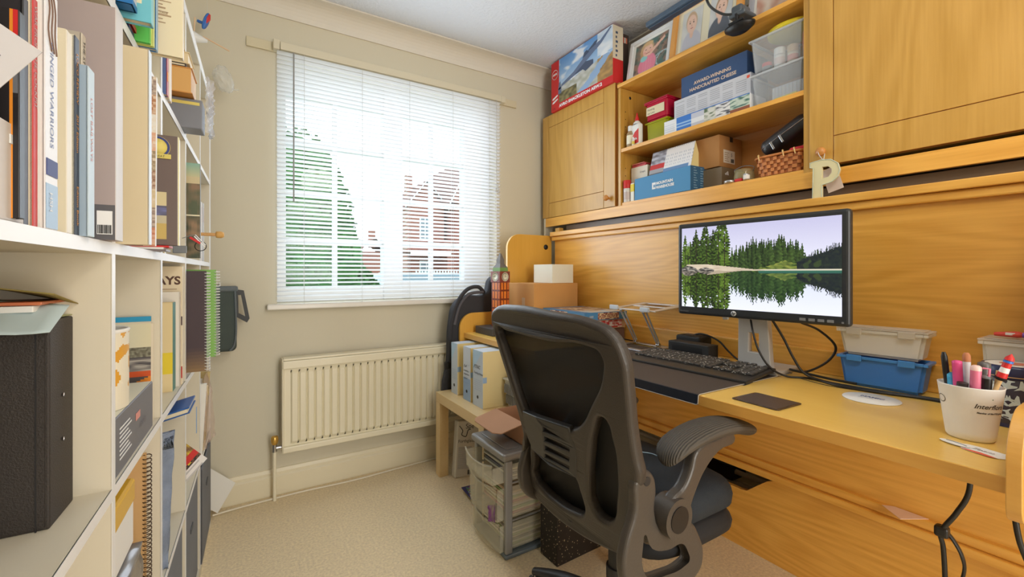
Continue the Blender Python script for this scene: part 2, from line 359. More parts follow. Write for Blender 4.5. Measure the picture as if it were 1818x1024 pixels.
# ---------------------------------------------------------------- ceiling lamp behind the camera
cl = thing('ceiling_lamp', 'round frosted ceiling lamp', 'lamp', (.72, -.12, 0))
MB().lathe([(0,2.399),(.06,2.399),(.06,2.385),(.02,2.38),(.005,2.375),(.005,2.2),(.03,2.195),(.03,2.17),(0,2.17)], (0,0,0), wplastic).build('pendant_cord', cl)
MB().tube([(0,0,2.17),(0,0,2.11)], .022, mat('bulb_glow', (255,226,180), .5, emit=6), 12).build('bulb', cl)
# ================================================================ OUTSIDE THE WINDOW
gm = mat('outside_grass', (90,120,66), .95, var=.2, vscale=2)
tag(MB().box(-30, 60, 3, 70, -.5, -.35, gm).build('lawn'), 'green lawn and drive outside the window', 'lawn')['kind'] = 'structure'
leafm = mat('conifer_leaf', (60,108,50), .9, var=.35, vscale=9)
def tree(name, label, x, y, z0, h, r, seed, mt=leafm, k=.8):
    t = thing(name, label, 'tree', (x, y, z0))
    b = bmesh.new(); bmesh.ops.create_icosphere(b, subdivisions=5, radius=1)
    for v in b.verts:
        d = v.co.copy(); zz = (d.z+1)/2; prof = math.sin(min(1, (1-zz)*1.15+.03)*math.pi/2)**k if zz > .12 else .9
        q = 1+.16*noise.noise(d*3+Vector((seed,0,0)))+.12*noise.noise(d*11+Vector((seed,3,0)))
        n = math.hypot(d.x, d.y)+1e-6; v.co = Vector((d.x/n*r*prof*q*min(1, n*1.6+.0), d.y/n*r*prof*q*min(1, n*1.6), .15+zz*h*(.96+.06*q)))
    m = MB().bm(b, mt, True)
    for i in range(2600):
        zz = random.random(); a = random.random()*6.283; prof = math.sin(min(1, (1-zz)*1.15+.03)*math.pi/2)**k
        p = Vector((math.cos(a)*r*prof*1.02, math.sin(a)*r*prof*1.02, .15+zz*h)); s_ = .09
        u = Vector((random.uniform(-1,1), random.uniform(-1,1), random.uniform(-.3,1))).normalized()*s_; w_ = Vector((random.uniform(-1,1), random.uniform(-1,1), random.uniform(-1,1))).normalized()*s_*.5
        m.add([p, p+u+w_, p+u*1.6, p+u-w_], [[0,1,2,3]], mt)
    m.build('foliage', t)
    MB().tube([(0,0,0),(0,0,h*.5)], .12, mat('bark', (90,70,50), .9), 10).build('trunk', t)
    return t
tree('conifer_tree', 'tall rounded green conifer outside the left window pane', .72, 8.6, -.35, 3.65, 1.15, 1, k=.36)
tree('garden_shrub', 'low green shrub on the lawn beside the conifer', 2.35, 11.5, -.35, 1.55, .8, 5)
# brick material
bk = bpy.data.materials.new('red_brick'); bk.use_nodes = True; nt = bk.node_tree; p = nt.nodes['Principled BSDF']; p.inputs['Roughness'].default_value = .9
tc = nt.nodes.new('ShaderNodeTexCoord'); mp = nt.nodes.new('ShaderNodeMapping'); mp.inputs['Rotation'].default_value = (R(90),0,0)
br = nt.nodes.new('ShaderNodeTexBrick'); br.inputs['Scale'].default_value = 4; br.inputs['Color1'].default_value = (*hx(168,88,66),1); br.inputs['Color2'].default_value = (*hx(150,74,56),1); br.inputs['Mortar'].default_value = (*hx(176,160,146),1); br.inputs['Mortar Size'].default_value = .025
nt.links.new(tc.outputs['Object'], mp.inputs[0]); nt.links.new(mp.outputs[0], br.inputs['Vector']); nt.links.new(br.outputs['Color'], p.inputs['Base Color']); MATS['red_brick'] = bk
tile = mat('clay_roof_tile', (120,84,74), .85, var=.15, vscale=4); glassd = mat('dark_window_glass', (120,140,150), .15)
hs = thing('brick_house', 'red brick house with a steep gable across the road', 'house', (8.0, 24, -.35))
w = MB(); w.box(0, 2.2, 0, 5, 0, 5.2, bk); w.poly([(0,-.001,5.2),(2.2,-.001,5.2),(1.1,-.001,6.6)], bk); w.box(1.9, 2.45, -1.2, 5, 0, 3.2, bk); w.box(2.45, 4.0, -1.5, 5, 0, 5.4, bk); w.poly([(2.0,-1.5,5.4),(4.4,-1.5,5.4),(3.2,-1.5,7.9)], bk); w.build('walls', hs)
w = MB()
for x0, x1, xm, z0, z1, y0 in ((-.2,2.4,1.1,5.05,6.7,-.3), (1.8,4.6,3.2,5.2,8.05,-1.8)):
    w.add([(x0,y0,z0),(xm,y0,z1),(xm,5,z1),(x0,5,z0),(x1,y0,z0),(x1,5,z0)], [[0,1,2,3],[1,4,5,2]], tile); w.tube([(x0,y0,z0),(xm,y0,z1),(x1,y0,z0)], .04, upvc, 4)
w.build('roof', hs)
for x0, x1, z0, z1 in ((.7,1.35,3.3,4.6),(2.7,3.5,3.6,4.9),(.7,1.5,.9,2.1)):
    y = -.03 if x0 < 2 else -1.53
    fr = MB().box(x0, x1, y, y+.05, z0, z1, upvc).build('window', hs); MB().box(x0+.08, (x0+x1)/2-.04, y-.02, y, z0+.08, z1-.08, glassd).box((x0+x1)/2+.04, x1-.08, y-.02, y, z0+.08, z1-.08, glassd).build('pane', fr)
MB().box(-.3, 2.0, -1.4, 0, 2.5, 2.62, tile).box(-.3, 2.0, -1.45, -1.4, 2.4, 2.62, upvc).build('porch_roof', hs)
MB().box(.5, .8, 1.5, 2.1, 5.4, 7.3, bk).build('chimney', hs)
hs = thing('brick_house', 'small pale red brick house far down the road', 'house', (8.6, 38, -.35))
MB().box(0, 2.4, 0, 4, 0, 3.2, bk).build('walls', hs); MB().add([(-.2,-.2,3.1),(1.2,-.2,4.4),(1.2,4,4.4),(-.2,4,3.1),(2.6,-.2,3.1),(2.6,4,3.1)], [[0,1,2,3],[1,4,5,2]], tile).build('roof', hs); MB().box(.9, 1.4, .5, 1, 3.6, 5.1, bk).build('chimney', hs)
w = thing('picket_fence', 'white picket fence in front of the brick house', 'fence', (7.6, 21.5, -.35))
q = MB()
for i in range(26): q.box(i*.16, i*.16+.07, 0, .03, 0, 1.5, upvc)
q.build('pickets', w); MB().box(0, 4.2, .03, .07, .4, .5, upvc).box(0, 4.2, .03, .07, 1.15, 1.25, upvc).build('rails', w)
ca = thing('car', 'pale silver car parked beyond the lawn', 'car', (4.7, 13.2, -.35))
carp = mat('car_paint', (196,212,214), .25, metal=.3)
MB().box(-2, 2, -.85, .85, .3, .85, carp, .12, seg=4, smooth=True).build('body', ca)
MB().taper(-1.2, 1.2, -.78, .78, .8, 1.4, glassd, 1.25, .08).build('cabin_glass', ca); MB().box(-1.0, 1.0, -.72, .72, 1.36, 1.42, carp, .02).build('roof', ca)
for x in (-1.3, 1.3):
    for y in (-.8, .8): MB().tube([(x, y-.1, .32), (x, y+.1, .32)], .32, black, 20).build('wheel', ca)
# ================================================================ BOOKCASE
BX, BK = -.176, .0316; BR_ = -math.atan(BK)
def bl_loc(y, d, z): return (BX+BK*y+d, y, z)
bc = thing('bookcase', 'white cube bookcase five cells wide and five high along the left wall', 'bookcase', bl_loc(.435, 0, 0), BR_)
D = .39; LN = 1.825
MB().box(-D, 0, 0, .038, 0, 1.815, white, .001).box(-.001, .0006, 0, .038, 0, 1.815, edge_white).build('side_panel', bc)
MB().box(-D, 0, LN-.038, LN, 0, 1.815, white, .001).box(-.001, .0006, LN-.038, LN, 0, 1.815, edge_white).build('side_panel', bc)
ROW = [.036, .405, .764, 1.107, 1.447]; TH = .016
MB().box(-D, 0, .038, LN-.038, 0, .036, white, .001).build('bottom_board', bc)
MB().box(-D, 0, .038, LN-.038, 1.785, 1.815, white, .001).box(-.001, .0006, .038, LN-.038, 1.785, 1.815, edge_white).build('top_board', bc)
for z in ROW[1:]: MB().box(-D, 0, .038, LN-.038, z-TH, z, white).box(-.001, .0006, .038, LN-.038, z-TH, z, edge_white).build('shelf', bc)
tops = [z-TH for z in ROW[1:]]+[1.785]
for k in range(4):
    y = .038+.3535*(k+1)-.016
    for z0, z1 in zip(ROW, tops): MB().box(-D, 0, y, y+.0155, z0, z1, white).box(-.001, .0005, y, y+.0155, z0, z1, edge_white).build('divider', bc)
CELL = [(.476+.3535*i, .808+.3535*i) for i in range(5)]
def cov_(c): return mat('cover_%d_%d_%d' % c, c, .45)
def book(label, y, th, d, depth, z, h, cover, spine=None, art=None, nx=24, ny=36, lean=0, name='book', cat='book', group=None, stext=None, scol=None, ssize=.02, rz=0, extra=None, lay=False, pagec=None):
    """upright book: local x out of the shelf, near cover at y=0; the spine faces the room"""
    t = thing(name, label, cat, bl_loc(y, d, z), 0, group or row_group(z), rot=(R(lean), 0, BR_+R(rz)))
    c = cov_(cover); sp = cov_(spine or cover); ct = min(.002, th*.2)
    w = MB(); w.box(-depth, 0, 0, ct, 0, h, c); w.box(-depth, 0, th-ct, th, 0, h, c)
    w.box(-ct, 0.0008, 0, th, 0, h, sp, min(.0007, ct*.4))
    if art: w.paint((-depth, -.0004, 0), (depth, 0, 0), (0, 0, h), nx, ny, art)
    if stext:
        w.text(stext, ssize, (.0012, th/2-ssize*.34, h*.97), (0,0,-1), (0,1,0), scol or ink)
    if extra: extra(w, th, depth, h)
    w.build('cover', t)
    MB().box(-depth+.003, -ct, ct, th-ct, .002, h-.002, pagec or pages).build('pages', t)
    return t
def flat(c): return lambda a, b: c
def row_group(z): return 'books and magazines on the %s row of the bookcase' % ('bottom' if z < .38 else 'second' if z < .75 else 'third' if z < 1.1 else 'fourth' if z < 1.44 else 'top')
# --- near cell of the fourth row: upright books, from left to right in the picture
mz = ROW[3]
translm = clear('frosted_file', (226,216,206), .82, .5)
t = thing('magazine_file', 'frosted plastic magazine file at the left end of the book row', 'magazine file', bl_loc(.482, -.004, mz), BR_)
w = MB(); w.box(-.22, 0, 0, .002, 0, .083, translm); w.box(-.22, 0, .074, .076, 0, .083, translm); w.box(-.002, 0, .002, .074, 0, .083, translm); w.box(-.22, 0, .002, .074, 0, .002, translm); w.box(-.22, -.1, 0, .002, .083, .2, translm); w.box(-.22, -.1, .074, .076, .083, .2, translm); w.build('body', t)
MB().box(.0001, .001, .05, .07, .066, .074, wplastic, .0003).build('label_tab', t)
def leaf_art(a, b):
    n = ns(a*9, b*9); return mix((70,48,24), (190,120,50), .5+n)
book('brown nature magazine standing inside the frosted plastic file', .500, .012, -.012, .20, mz+.004, .165, (120,80,40), art=leaf_art, name='magazine', cat='magazine')
def stripes(w, th, dp, h):
    w.text('02', .014, (-.024, -.001, h-.024), (1,0,0), (0,0,1), inkw, bold=.0006)
book('black magazine numbered 02 in white with an orange and red edge', .536, .010, .0, .20, mz+.004, .176, (34,30,32), art=lambda a, b: (226,140,40) if .975 < a < .985 else ((206,40,40) if a > .985 and b > .75 else ((110,112,118) if a > .985 and b > .6 else (34,30,32))), nx=200, ny=20, extra=stripes, name='magazine', cat='magazine')
tag(MB().tube([(-.02,.54-.482,.0),( -.02,.546-.482,.172)], .0045, wplastic, 12).tube([(-.02,.5437-.482,.12),(-.02,.5441-.482,.124)], .0047, grey, 12).build('pen', None, bl_loc(.482+.006, -.006, mz+.004), (0,0,BR_)), 'white pen standing in the frosted magazine file', 'pen')
book('black slim book between the plastic file and the red-striped book', .562, .010, -.006, .20, mz, .205, (40,36,40), (34,32,36), name='book')
book('cream book with a broad red stripe down its spine', .575, .010, -.004, .2, mz, .212, (232,216,190), (205,50,44), name='book', stext='WAR FROM THE COCKPIT', ssize=.008, scol=mat('faded_grey_ink', (190,180,176), .6))
book('white paperback with WINGED WARRIORS down its spine', .588, .030, .0, .2, mz, .232, (238,236,230), (234,234,236), stext='             WINGED WARRIORS', ssize=.0112, scol=mat('blue_ink', (118,134,180), .6),
     extra=lambda w, th, dp, h: (w.box(.0009, .0015, .002, .028, .052, .068, mat('navy_ink', (60,70,130), .6)), w.text('HSH', .010, (.0017, .008, .036), (0,0,-1), (0,1,0), inkw), w.box(.0009, .0012, .001, .029, .001, .044, cov_((150,178,206))), [w.tube([(.0012, .004+k*.007, h-.004), (.0012, .009+k*.007, h-.018), (.0012, .006+k*.008, h-.04), (.0012, .014+k*.006, h-.058)], .0007, mat('brown_ink', (120,92,76), .6), 4, 4) for k in range(3)]))
def warbk(a, b):
    if .25 < a < .97 and .80 > b > .42: return mix((200,180,60), (150,140,40), .5+.6*ns(a*5, b*14)) if b < .72 else (190,160,110)
    if abs(b-.30) < .004 or abs(b-.12) < .004: return (120,110,100)
    return (226,214,186)
book('cream hardback with an olive landscape panel on its near cover', .642, .014, .0, .2, mz, .215, (226,214,186), (228,218,196), art=warbk, nx=30, ny=60)
book('slim blue-black annual with orange lettering on its spine', .670, .014, -.001, .2, mz, .222, (232,226,208), (38,48,66), stext='     LOCO REVIEW     2017 Edition', ssize=.0085, scol=mat('orange_ink', (240,160,30), .5), extra=lambda w, th, dp, h: w.text('Edition Book', .0085, (.0014, .004, .055), (0,0,-1), (0,1,0), mat('orange_ink', (0,0,0))))
book('pale blue paperback with faint pink spine lettering', .686, .022, .006, .2, mz, .196, (158,178,196), (186,204,214), stext='          LOST RAILWAYS', ssize=.010, scol=mat('pink_ink', (222,150,140), .6))
book('grey hardback with lettering down its spine, behind the pale blue paperback', .712, .014, -.006, .22, mz, .243, (186,176,160), (206,196,176), stext='THE STORY OF 20', ssize=.009)
book('cream folder edge between the grey hardback and the mauve binder', .730, .008, -.012, .22, mz, .215, (226,222,216), (228,226,222))
def mauve(a, b):
    return (172,158,156) if b > .15 else (96,94,98)
def mauve_x(w, th, dp, h):
    w.box(-.0175, -.0025, -.0016, -.0006, .007, .037, inkw)
    for k in range(9): w.box(-.0165+k*.0015, -.0158+k*.0015+(k%3)*.0002, -.0022, -.0017, .008, .019, ink)
book('tall mauve ring binder with a dark band and barcode at its foot', .752, .034, .016, .25, mz, .300, (172,158,156), (206,200,196), art=mauve, nx=4, ny=40, extra=mauve_x, name='ring_binder', cat='binder')
book('tall plain cream folder beside the mauve binder', .846, .016, .034, .27, mz, .292, (212,196,162), (214,226,238), name='folder', cat='folder')
def photos(a, b):
    if a > .93:
        k = int(b*9); return mix([(196,120,90),(150,130,120),(210,190,150),(150,110,90),(160,140,110),(220,170,140),(230,226,216),(170,110,70),(140,120,110)][k%9], (226,210,190), .3+ns(a*90, b*60)*1.2)
    return mix((200,140,110), (110,80,70), .5+ns(a*8, b*20)) if b < .2 else (206,196,190)
book('thin photo magazine leaning against the cream folder', .885, .006, .035, .22, mz, .27, (206,196,190), (226,224,220), art=photos, nx=60, ny=120, lean=-2, name='magazine', cat='magazine')
def gwr(a, b):
    if .05 < b < .48 and .79 < a < .925:
        if b < .2: return (206,178,104)
        if b > .36: return (222,206,160)
        return mix((120,124,170), (96,92,110), .5+ns(a*14, b*30)) if b > .26 else (200,190,160)
    return (116,100,94)
def gwr_x(w, th, dp, h):
    w.lathe([(0,0),(.021,0),(.021,.0006),(.016,.0006),(.016,.001),(0,.001)], (0,0,0), mat('yellow_badge', (224,206,110), .5), 24, M=Matrix.Translation((-.032, -.001, h-.024)) @ Matrix.Rotation(R(90), 4, 'X'))
    w.lathe([(.0165,0),(.0205,0)], (0,0,0), mat('navy_ink', (0,0,0)), 24, M=Matrix.Translation((-.032, -.0022, h-.024)) @ Matrix.Rotation(R(90), 4, 'X'))
    w.box(-.048, -.010, -.0032, -.001, h-.046, h-.037, mat('yellow_badge', (0,0,0)), .0005)
    w.text('GREAT', .006, (-.038, -.0034, h-.044), (1,0,0), (0,0,1), ink)
    w.box(.0009, .0014, 0, th*.5, 0, h, cov_((226,206,96)))
book('brown railway book with a round badge and station photograph on its cover', 1.085, .026, .038, .23, mz+.012, .214, (116,100,94), (232,230,222), art=gwr, nx=120, ny=56, extra=gwr_x)
tag(MB().box(-.19, 0, 0, .05, 0, .003, cov_((120,110,110))).box(-.18, -.004, .002, .048, .003, .007, paper).box(-.17, .004, .004, .05, .007, .0105, red).build('leaflet_pile', None, bl_loc(1.07, .022, mz), (0,0,BR_)), 'few leaflets lying flat under the brown railway book', 'leaflets')
book('grey upright book showing behind the railway book', 1.118, .012, -.02, .2, mz, .30, (120,112,106), (214,196,150))
book('slate blue book with a cream spine in the fourth row', 1.140, .018, -.03, .2, mz, .305, (150,150,168), (226,206,176))
def green_c(a, b): return (70,84,40)
book('dark green book beside the second divider of the fourth row', 1.19, .016, -.03, .2, mz, .27, (70,84,40), (78,92,50))
book('pale lilac book with a cream spine in the middle cell of the fourth row', 1.215, .02, -.02, .2, mz, .29, (168,166,182), (228,220,196))
book('white and gold spined book in the middle cell of the fourth row', 1.25, .014, -.008, .2, mz, .265, (226,224,216), (206,176,96))
book('white thin book in the middle cell of the fourth row', 1.275, .012, -.01, .2, mz, .25, (232,232,230), (226,234,240))
w = MB(); w.tube([(-.01,0,.02),(.016,.006,.03),(.024,.008,.02)], .001, grey, 5, 4); w.box(-.008, .020, .0, .002, .020, .026, red, .0005, M=Matrix.Rotation(R(35),4,'Y')); w.box(-.01, .026, .003, .004, .028, .031, inkw, M=Matrix.Rotation(R(50),4,'Y')); w.box(-.012, .024, .0035, .0045, .033, .035, inkw, M=Matrix.Rotation(R(50),4,'Y')); w.lathe([(.012,-.001),(.014,0),(.012,.001)], (0,0,0), black, 16, M=Matrix.Translation((.03,.004,.0))@Matrix.Rotation(R(80),4,'X')); w.box(-.03, .0, -.004, .004, -.02, 0, grey, .002)
tag(w.build('model_aircraft', None, bl_loc(1.46, .01, mz+.03), (0,0,BR_)), 'small red and white model aircraft on the fourth row shelf', 'model')
def land(a, b):
    if b < .13 and .2 < a < .8: return (226,214,170) if not (int(a*60)%3 == 0 and .03 < b < .1 and .3 < a < .6) else (60,56,50)
    if abs(b-.455) < .006: return (232,222,190)
    if b > .86: return mix((136,176,160), (210,196,150), (1-b)*6)
    if b > .78: return (206,190,150)
    n = ns(a*7, b*14, 1); return mix((64,70,50), (150,120,90), .45+n*1.1) if b < .455 else mix((84,92,66), (140,112,86), .45+n)
book('landscape picture book with hills on the cover and a barcode at its foot', 1.552, .016, .030, .20, mz, .272, (120,110,80), (90,84,60), art=land, nx=30, ny=70)
for k, (dy, hh, c) in enumerate(((.02,.24,(226,224,224)),(.05,.225,(236,232,228)),(.08,.23,(214,216,220)))):
    book(['white booklet with red print in the far cell of the fourth row', 'cream white booklet with red dots in the far cell of the fourth row', 'pale grey booklet nearest the wall in the fourth row'][k], 1.9+dy*2.4, .02, -.01, .2, mz, hh, c, c, stext='    EXPLORER', ssize=.012, scol=red)
tag(MB().tube([(-.12,0,0),(.03,0,.0)], .006, mat('turned_wood', (222,170,110), .5), 10).lathe([(0,-.006),(.011,-.004),(.012,.002),(.012,.012),(.008,.02),(0,.021)], (0,0,0), mat('peg_wood', (224,172,96), .5), 14, M=Matrix.Translation((.03,0,0))@Matrix.Rotation(R(90),4,'Y')).build('wooden_mallet', None, bl_loc(1.878, .02, mz+.093), (0,0,BR_)), 'small wooden stick with a round knob poking out of the fourth row', 'stick')
# paper sheet jutting out at the left edge of the picture
w = MB(); w.box(-.21, 0, 0, .0006, -.148, 0, mat('grey_paper', (206,204,208), .8))
for k in range(18):
    z = -.02-k*.0072
    w.box(-.2, -.012-.02*((k*7)%5)/5, -.0007, 0, z, z+(.0018 if k else .003), mat('text_grey', (120,116,122), .8))
tag(w.build('printed_letter', None, (-.1155, .428, 1.217), (0, R(35), BR_)), 'sheet of printed paper tilted out over the books at the left edge', 'paper')
# --- fifth row (upper): books, stacks, magazines
uz = ROW[4]
def laid(label, y0, y1, d, depth, z, th, cover, pg=None, name='book', cat='book', rz=0, group=None, extra=None):
    """book lying flat; y0..y1 along the shelf; its spine or page edge faces the room"""
    t = thing(name, label, cat, bl_loc(y0, d, z), BR_+R(rz), group or row_group(z)); c = cov_(cover); L_ = y1-y0; k = min(.0022, th*.2); pg = cov_(pg) if isinstance(pg, tuple) else pg
    w = MB(); w.box(-depth, 0, 0, L_, 0, k, c); w.box(-depth, 0, 0, L_, th-k, th, c)
    if pg is None: w.box(-k, 0.0006, 0, L_, 0, th, c)
    else: w.box(-depth, -depth+k, 0, L_, 0, th, c)
    if extra: extra(w, depth, L_, th)
    w.build('cover', t); MB().box(-depth+k, -k if pg is None else -.003, .002, L_-.002, k, th-k, pg or pages).build('pages', t); return t
tealw = (112,190,204)
laid('railway book with orange and pink RAIL lettering laid flat on top of the book row', .60, .79, .0, .2, uz+.002, .022, (60,56,96), extra=lambda w, dp, L_, th: (w.text('RAIL', .022, (.0012, .015, .004), (0,1,0), (0,0,1), mat('orange_red', (232,96,70), .5), bold=.001), w.box(.0007, .0012, .15, .165, .004, .018, mat('yellow_badge', (224,206,110), .5))))
laid('grey backed book lying under the upright paperbacks at the left of the top row', .60, .795, -.01, .2, uz+.026, .02, (176,170,166))
book('cream paperback leaning at the near end of the top row', .816, .014, -.012, .2, uz, .2, (228,222,206), lean=2)
book('white hardback with a blue foot band in the top row', .838, .026, .016, .22, uz+.010, .24, (222,222,226), (214,216,226), extra=lambda w, th, dp, h: w.box(-dp, .0012, -.001, th+.001, 0, .008, cov_((30,110,176))))
book('teal blue tall book in the top row', .873, .018, .032, .22, uz+.004, .27, tealw, (128,200,210), art=lambda a, b: (232,224,190) if a > .87 and a < .95 and b > .10 else tealw, nx=60, ny=10)
laid('navy thin book at the bottom of the small stack in the top row', .90, .935, .0, .16, uz, .008, (50,50,90)); laid('red thin book on the small stack in the top row', .90, .934, .003, .16, uz+.0085, .008, (196,56,50))
book('cream book with a gold line beside the teal book', .895, .02, .010, .22, uz+.018, .26, (232,220,180), (224,196,120))
book('bright green slim book beside the teal book', .942, .007, .019, .2, uz+.001, .26, (96,196,90), (120,206,100))
book('yellow-green notebook in the top row', .952, .008, .022, .2, uz+.001, .27, (212,220,120), (220,226,140))
book('blue hardback with a pale spine beside the cream paperback', .963, .014, .024, .21, uz+.001, .26, (66,124,176), (160,196,226))
def pb(a, b):
    if b > .70: return mix((206,190,160), (150,120,96), .5+ns(a*5, b*9)) if a < .6 else (214,190,160)
    if b > .64 and a > .5: return (214,90,60)
    return (232,218,186)
def pb_x(w, th, dp, h):
    for k in range(11): w.box(-.066, -.016-.012*((k*3)%4)/3, -.0014, -.0005, h*(.60-k*.032), h*(.60-k*.032)+(.0022 if k in (6,8) else .0012), mat('text_brown', (176,150,120), .8))
    w.text('CHARMING TALE', .0062, (-.064, -.0014, h*.36), (1,0,0), (0,0,1), mat('text_brown', (0,0,0)), sx=.9)
book('cream paperback showing rows of text on its back cover in the top row', .990, .014, .057, .11, uz+.006, .20, (232,218,186), (236,224,196), art=pb, nx=30, ny=50, extra=pb_x)
for k, (th_, c, dd) in enumerate(((.010,(70,66,72),.0),(.009,(60,130,70),.004),(.008,(40,44,60),.0),(.008,(226,226,220),.003),(.007,(40,120,70),-.004))):
    laid(['dark thin book at the foot of the pile under the green notebook','green thin book second in the pile under the green notebook','black thin book third in the pile under the green notebook','white booklet fourth in the pile under the green notebook','dark green booklet on top of the pile under the green notebook'][k], 1.02, 1.16, -.02+dd, .18, uz+sum((.010,.009,.008,.008,.007)[:k])+.0004*k, th_, c)
book('red book with blue edges in the middle of the top row', 1.19, .020, .006, .17, uz, .20, (90,110,160), (176,50,44), extra=lambda w, th, dp, h: w.box(.0009, .0014, .002, .010, .03, .05, mat('orange_ink', (0,0,0))))
for k in range(3): book(['cream thin book just behind the red book in the top row', 'white thin book just behind the red book in the top row', 'beige thin book just behind the red book in the top row'][k], 1.215+.012*k, .010, .006, .17, uz, .19, ((226,206,170),(230,226,220),(214,190,160))[k])
stack = [(.030,(214,150,60),'thick book with tan page edges lying on the plastic-wrapped magazines',.02,(222,176,106)),(.008,(60,50,44),'dark brown thin book in the leaning stack of the top row',.006,None),(.030,(226,204,160),'thick paperback with cream page edges in the leaning stack',.014,(228,208,168)),(.02,(206,180,140),'tan paperback above the thick cream one',.0,(222,196,150)),(.016,(120,90,70),'brown edged book in the upper part of the stack',-.006,(230,212,180)),(.018,(226,220,206),'white paperback in the upper part of the stack',-.01,(232,220,196)),(.03,(96,110,80),'green and brown book lying on top of the stack',-.012,(214,206,170))]
z = uz+.082
t = None
for th_, c, lb, dd, pg in [(.066,(212,146,70),stack[0][2],.02,(220,170,100))]+[(s_[0],s_[1],s_[2],s_[3],s_[4]) for s_ in stack[1:]]:
    laid(lb, 1.405, 1.51, dd+.008, .17, z, th_, c, pg); z += th_+.0006
film = clear('plastic_film', (236,238,242), .35, .08)
t = thing('magazine_pack', 'grey magazines wrapped in shiny plastic film jutting from the top row', 'magazines', bl_loc(1.440, .046, uz+.002), BR_)
MB().box(-.24, 0, 0, .068, 0, .078, cov_((128,130,138)), .003).box(-.07, -.006, -.0006, .01, .062, .070, mat('yellow_badge', (0,0,0))).build('magazines', t)
b = bmesh.new(); bmesh.ops.create_grid(b, x_segments=26, y_segments=18, size=.5)
for v in b.verts:
    x, y = v.co.x, v.co.y; v.co = Vector((.006+.016*abs(noise.noise(Vector((y*9, x*12, 0))))+.012*(1-abs(x*2)), (x+.5)*.085-.006, (y+.5)*.15-.006+.006*noise.noise(Vector((x*7, y*5, 3)))))
MB().bm(b, film, True).build('plastic_film', t)
w = MB(); b = bmesh.new(); bmesh.ops.create_icosphere(b, subdivisions=4, radius=1)
for v in b.verts:
    c = v.co.copy(); k = 1+.28*noise.noise(c*1.7)+.12*noise.noise(c*5); v.co = Vector((c.x*.035*k, c.y*.03*k, c.z*.055*k))
tag(MB().bm(b, clear('clear_bag', (240,240,236), .28, .08), True).tube([(.0,.0,-.03),(.02,0,-.045),(.038,0,-.052)], .004, clear('clear_bag', (0,0,0), 1), 6, 3).build('plastic_bag', None, (-.055, 2.24, 1.89), (0,R(-20),0)), 'small clear plastic bag hanging by the top corner of the bookcase', 'bag')
t = thing('toy_aeroplane', 'small blue and red toy aeroplane hanging above the bookcase', 'toy', (-.115, 2.25, 2.135), rot=(0, R(-70), R(-20)))
MB().tube([(-.02,0,0),(0,0,0),(.02,0,0)], [.004,.012,.006], mat('toy_red', (204,40,40), .4), 12).build('fuselage', t)
MB().lathe([(0,0),(.034,.002),(.036,.006),(0,.008)], (-.012,0,-.004), mat('toy_blue', (50,110,190), .35), 20, sy=.55).build('wing', t); MB().box(-.03,-.02,-.006,.006,0,.03, mat('toy_blue', (0,0,0)), .002).build('tail_fin', t)
tag(MB().tube([(-.115,2.25,2.155),(-.115,2.25,2.3)], .0006, cordm, 4).build('hanging_thread'), 'thin thread holding the blue toy aeroplane above the bookcase', 'thread')
t = thing('model_ship', 'pale wooden model sailing ship on top of the bookcase, bowsprit pointing right', 'model', (-.155, 2.16, 1.816), rot=(0,0,0))
wd = mat('balsa_wood', (232,196,156), .6)
b = MB(); b.tube([(-.12,0,.20),(0,0,.19),(.045,0,.185)], [.018,.022,.006], wplastic, 12); b.build('hull', t)
MB().tube([(.03,0,.20),(.12,0,.165)], .0025, wd, 6).build('bowsprit', t); MB().tube([(.0,0,.19),(.004,0,.27)], .0022, wd, 6).tube([(-.04,0,.19),(-.04,0,.26)], .003, wd, 6).build('mast', t); MB().box(-.045,-.02,-.015,.015,.205,.235, wd, .002).build('cabin', t)
MB().box(-.09,-.03,-.02,.02,.0,.012, wd).box(-.065,-.055,-.004,.004,.01,.19, wd).build('stand', t)
# --- third row: box file, mug, picture, magazine, notebooks, bag
r3 = ROW[2]
t = thing('box_file', 'large black box file in the nearest cell of the third row', 'box file', bl_loc(.724, -.036, r3), BR_)
bfm = mat('box_file_black', (52,46,42), .6, bump=.3, bscale=500)
w = MB(); w.box(-.30, 0, 0, .076, 0, .244, bfm, .002); w.box(-.30, -.004, -.0012, 0, .004, .24, bfm); w.build('body', t)
MB().box(-.012, -.0108, -.0018, 0, 0, .244, black).build('seam', t)
w = MB()
for z in (.094, .149): w.lathe([(.0025,.001),(.0025,.0),(0,0)], (0,0,0), chrome, 10, M=Matrix.Translation((.0005,.038,z))@Matrix.Rotation(R(90),4,'Y'))
w.build('rivet', t)
def curl(mt, y0, y1, x0, x1, z0, amp, name, label, ph=0, tilt=0, cat='folder', slope=0):
    b = bmesh.new(); bmesh.ops.create_grid(b, x_segments=24, y_segments=16, size=.5)
    for v in b.verts:
        a, c = v.co.x+.5, v.co.y+.5; v.co = Vector((x0+(x1-x0)*a, y0+(y1-y0)*c, z0+amp*math.sin(a*3+ph)*(.4+c)+tilt*c+slope*a))
    ex = bmesh.ops.solidify(b, geom=list(b.faces), thickness=.0012)
    return tag(MB().bm(b, mt, True).build(name, None, bl_loc(.70, 0, r3), (0,0,BR_)), label, cat)
curl(mat('olive_card', (150,132,70), .8), .03, .12, -.28, -.034, .304, .012, 'card_folder', 'olive green card folder flap raised over the black box file', ph=.5, slope=-.026, tilt=-.014)
curl(mat('sage_card', (176,178,130), .8), .026, .13, -.27, -.04, .2475, .002, 'card_folder', 'sage green card folder lying directly on the black box file', ph=1)
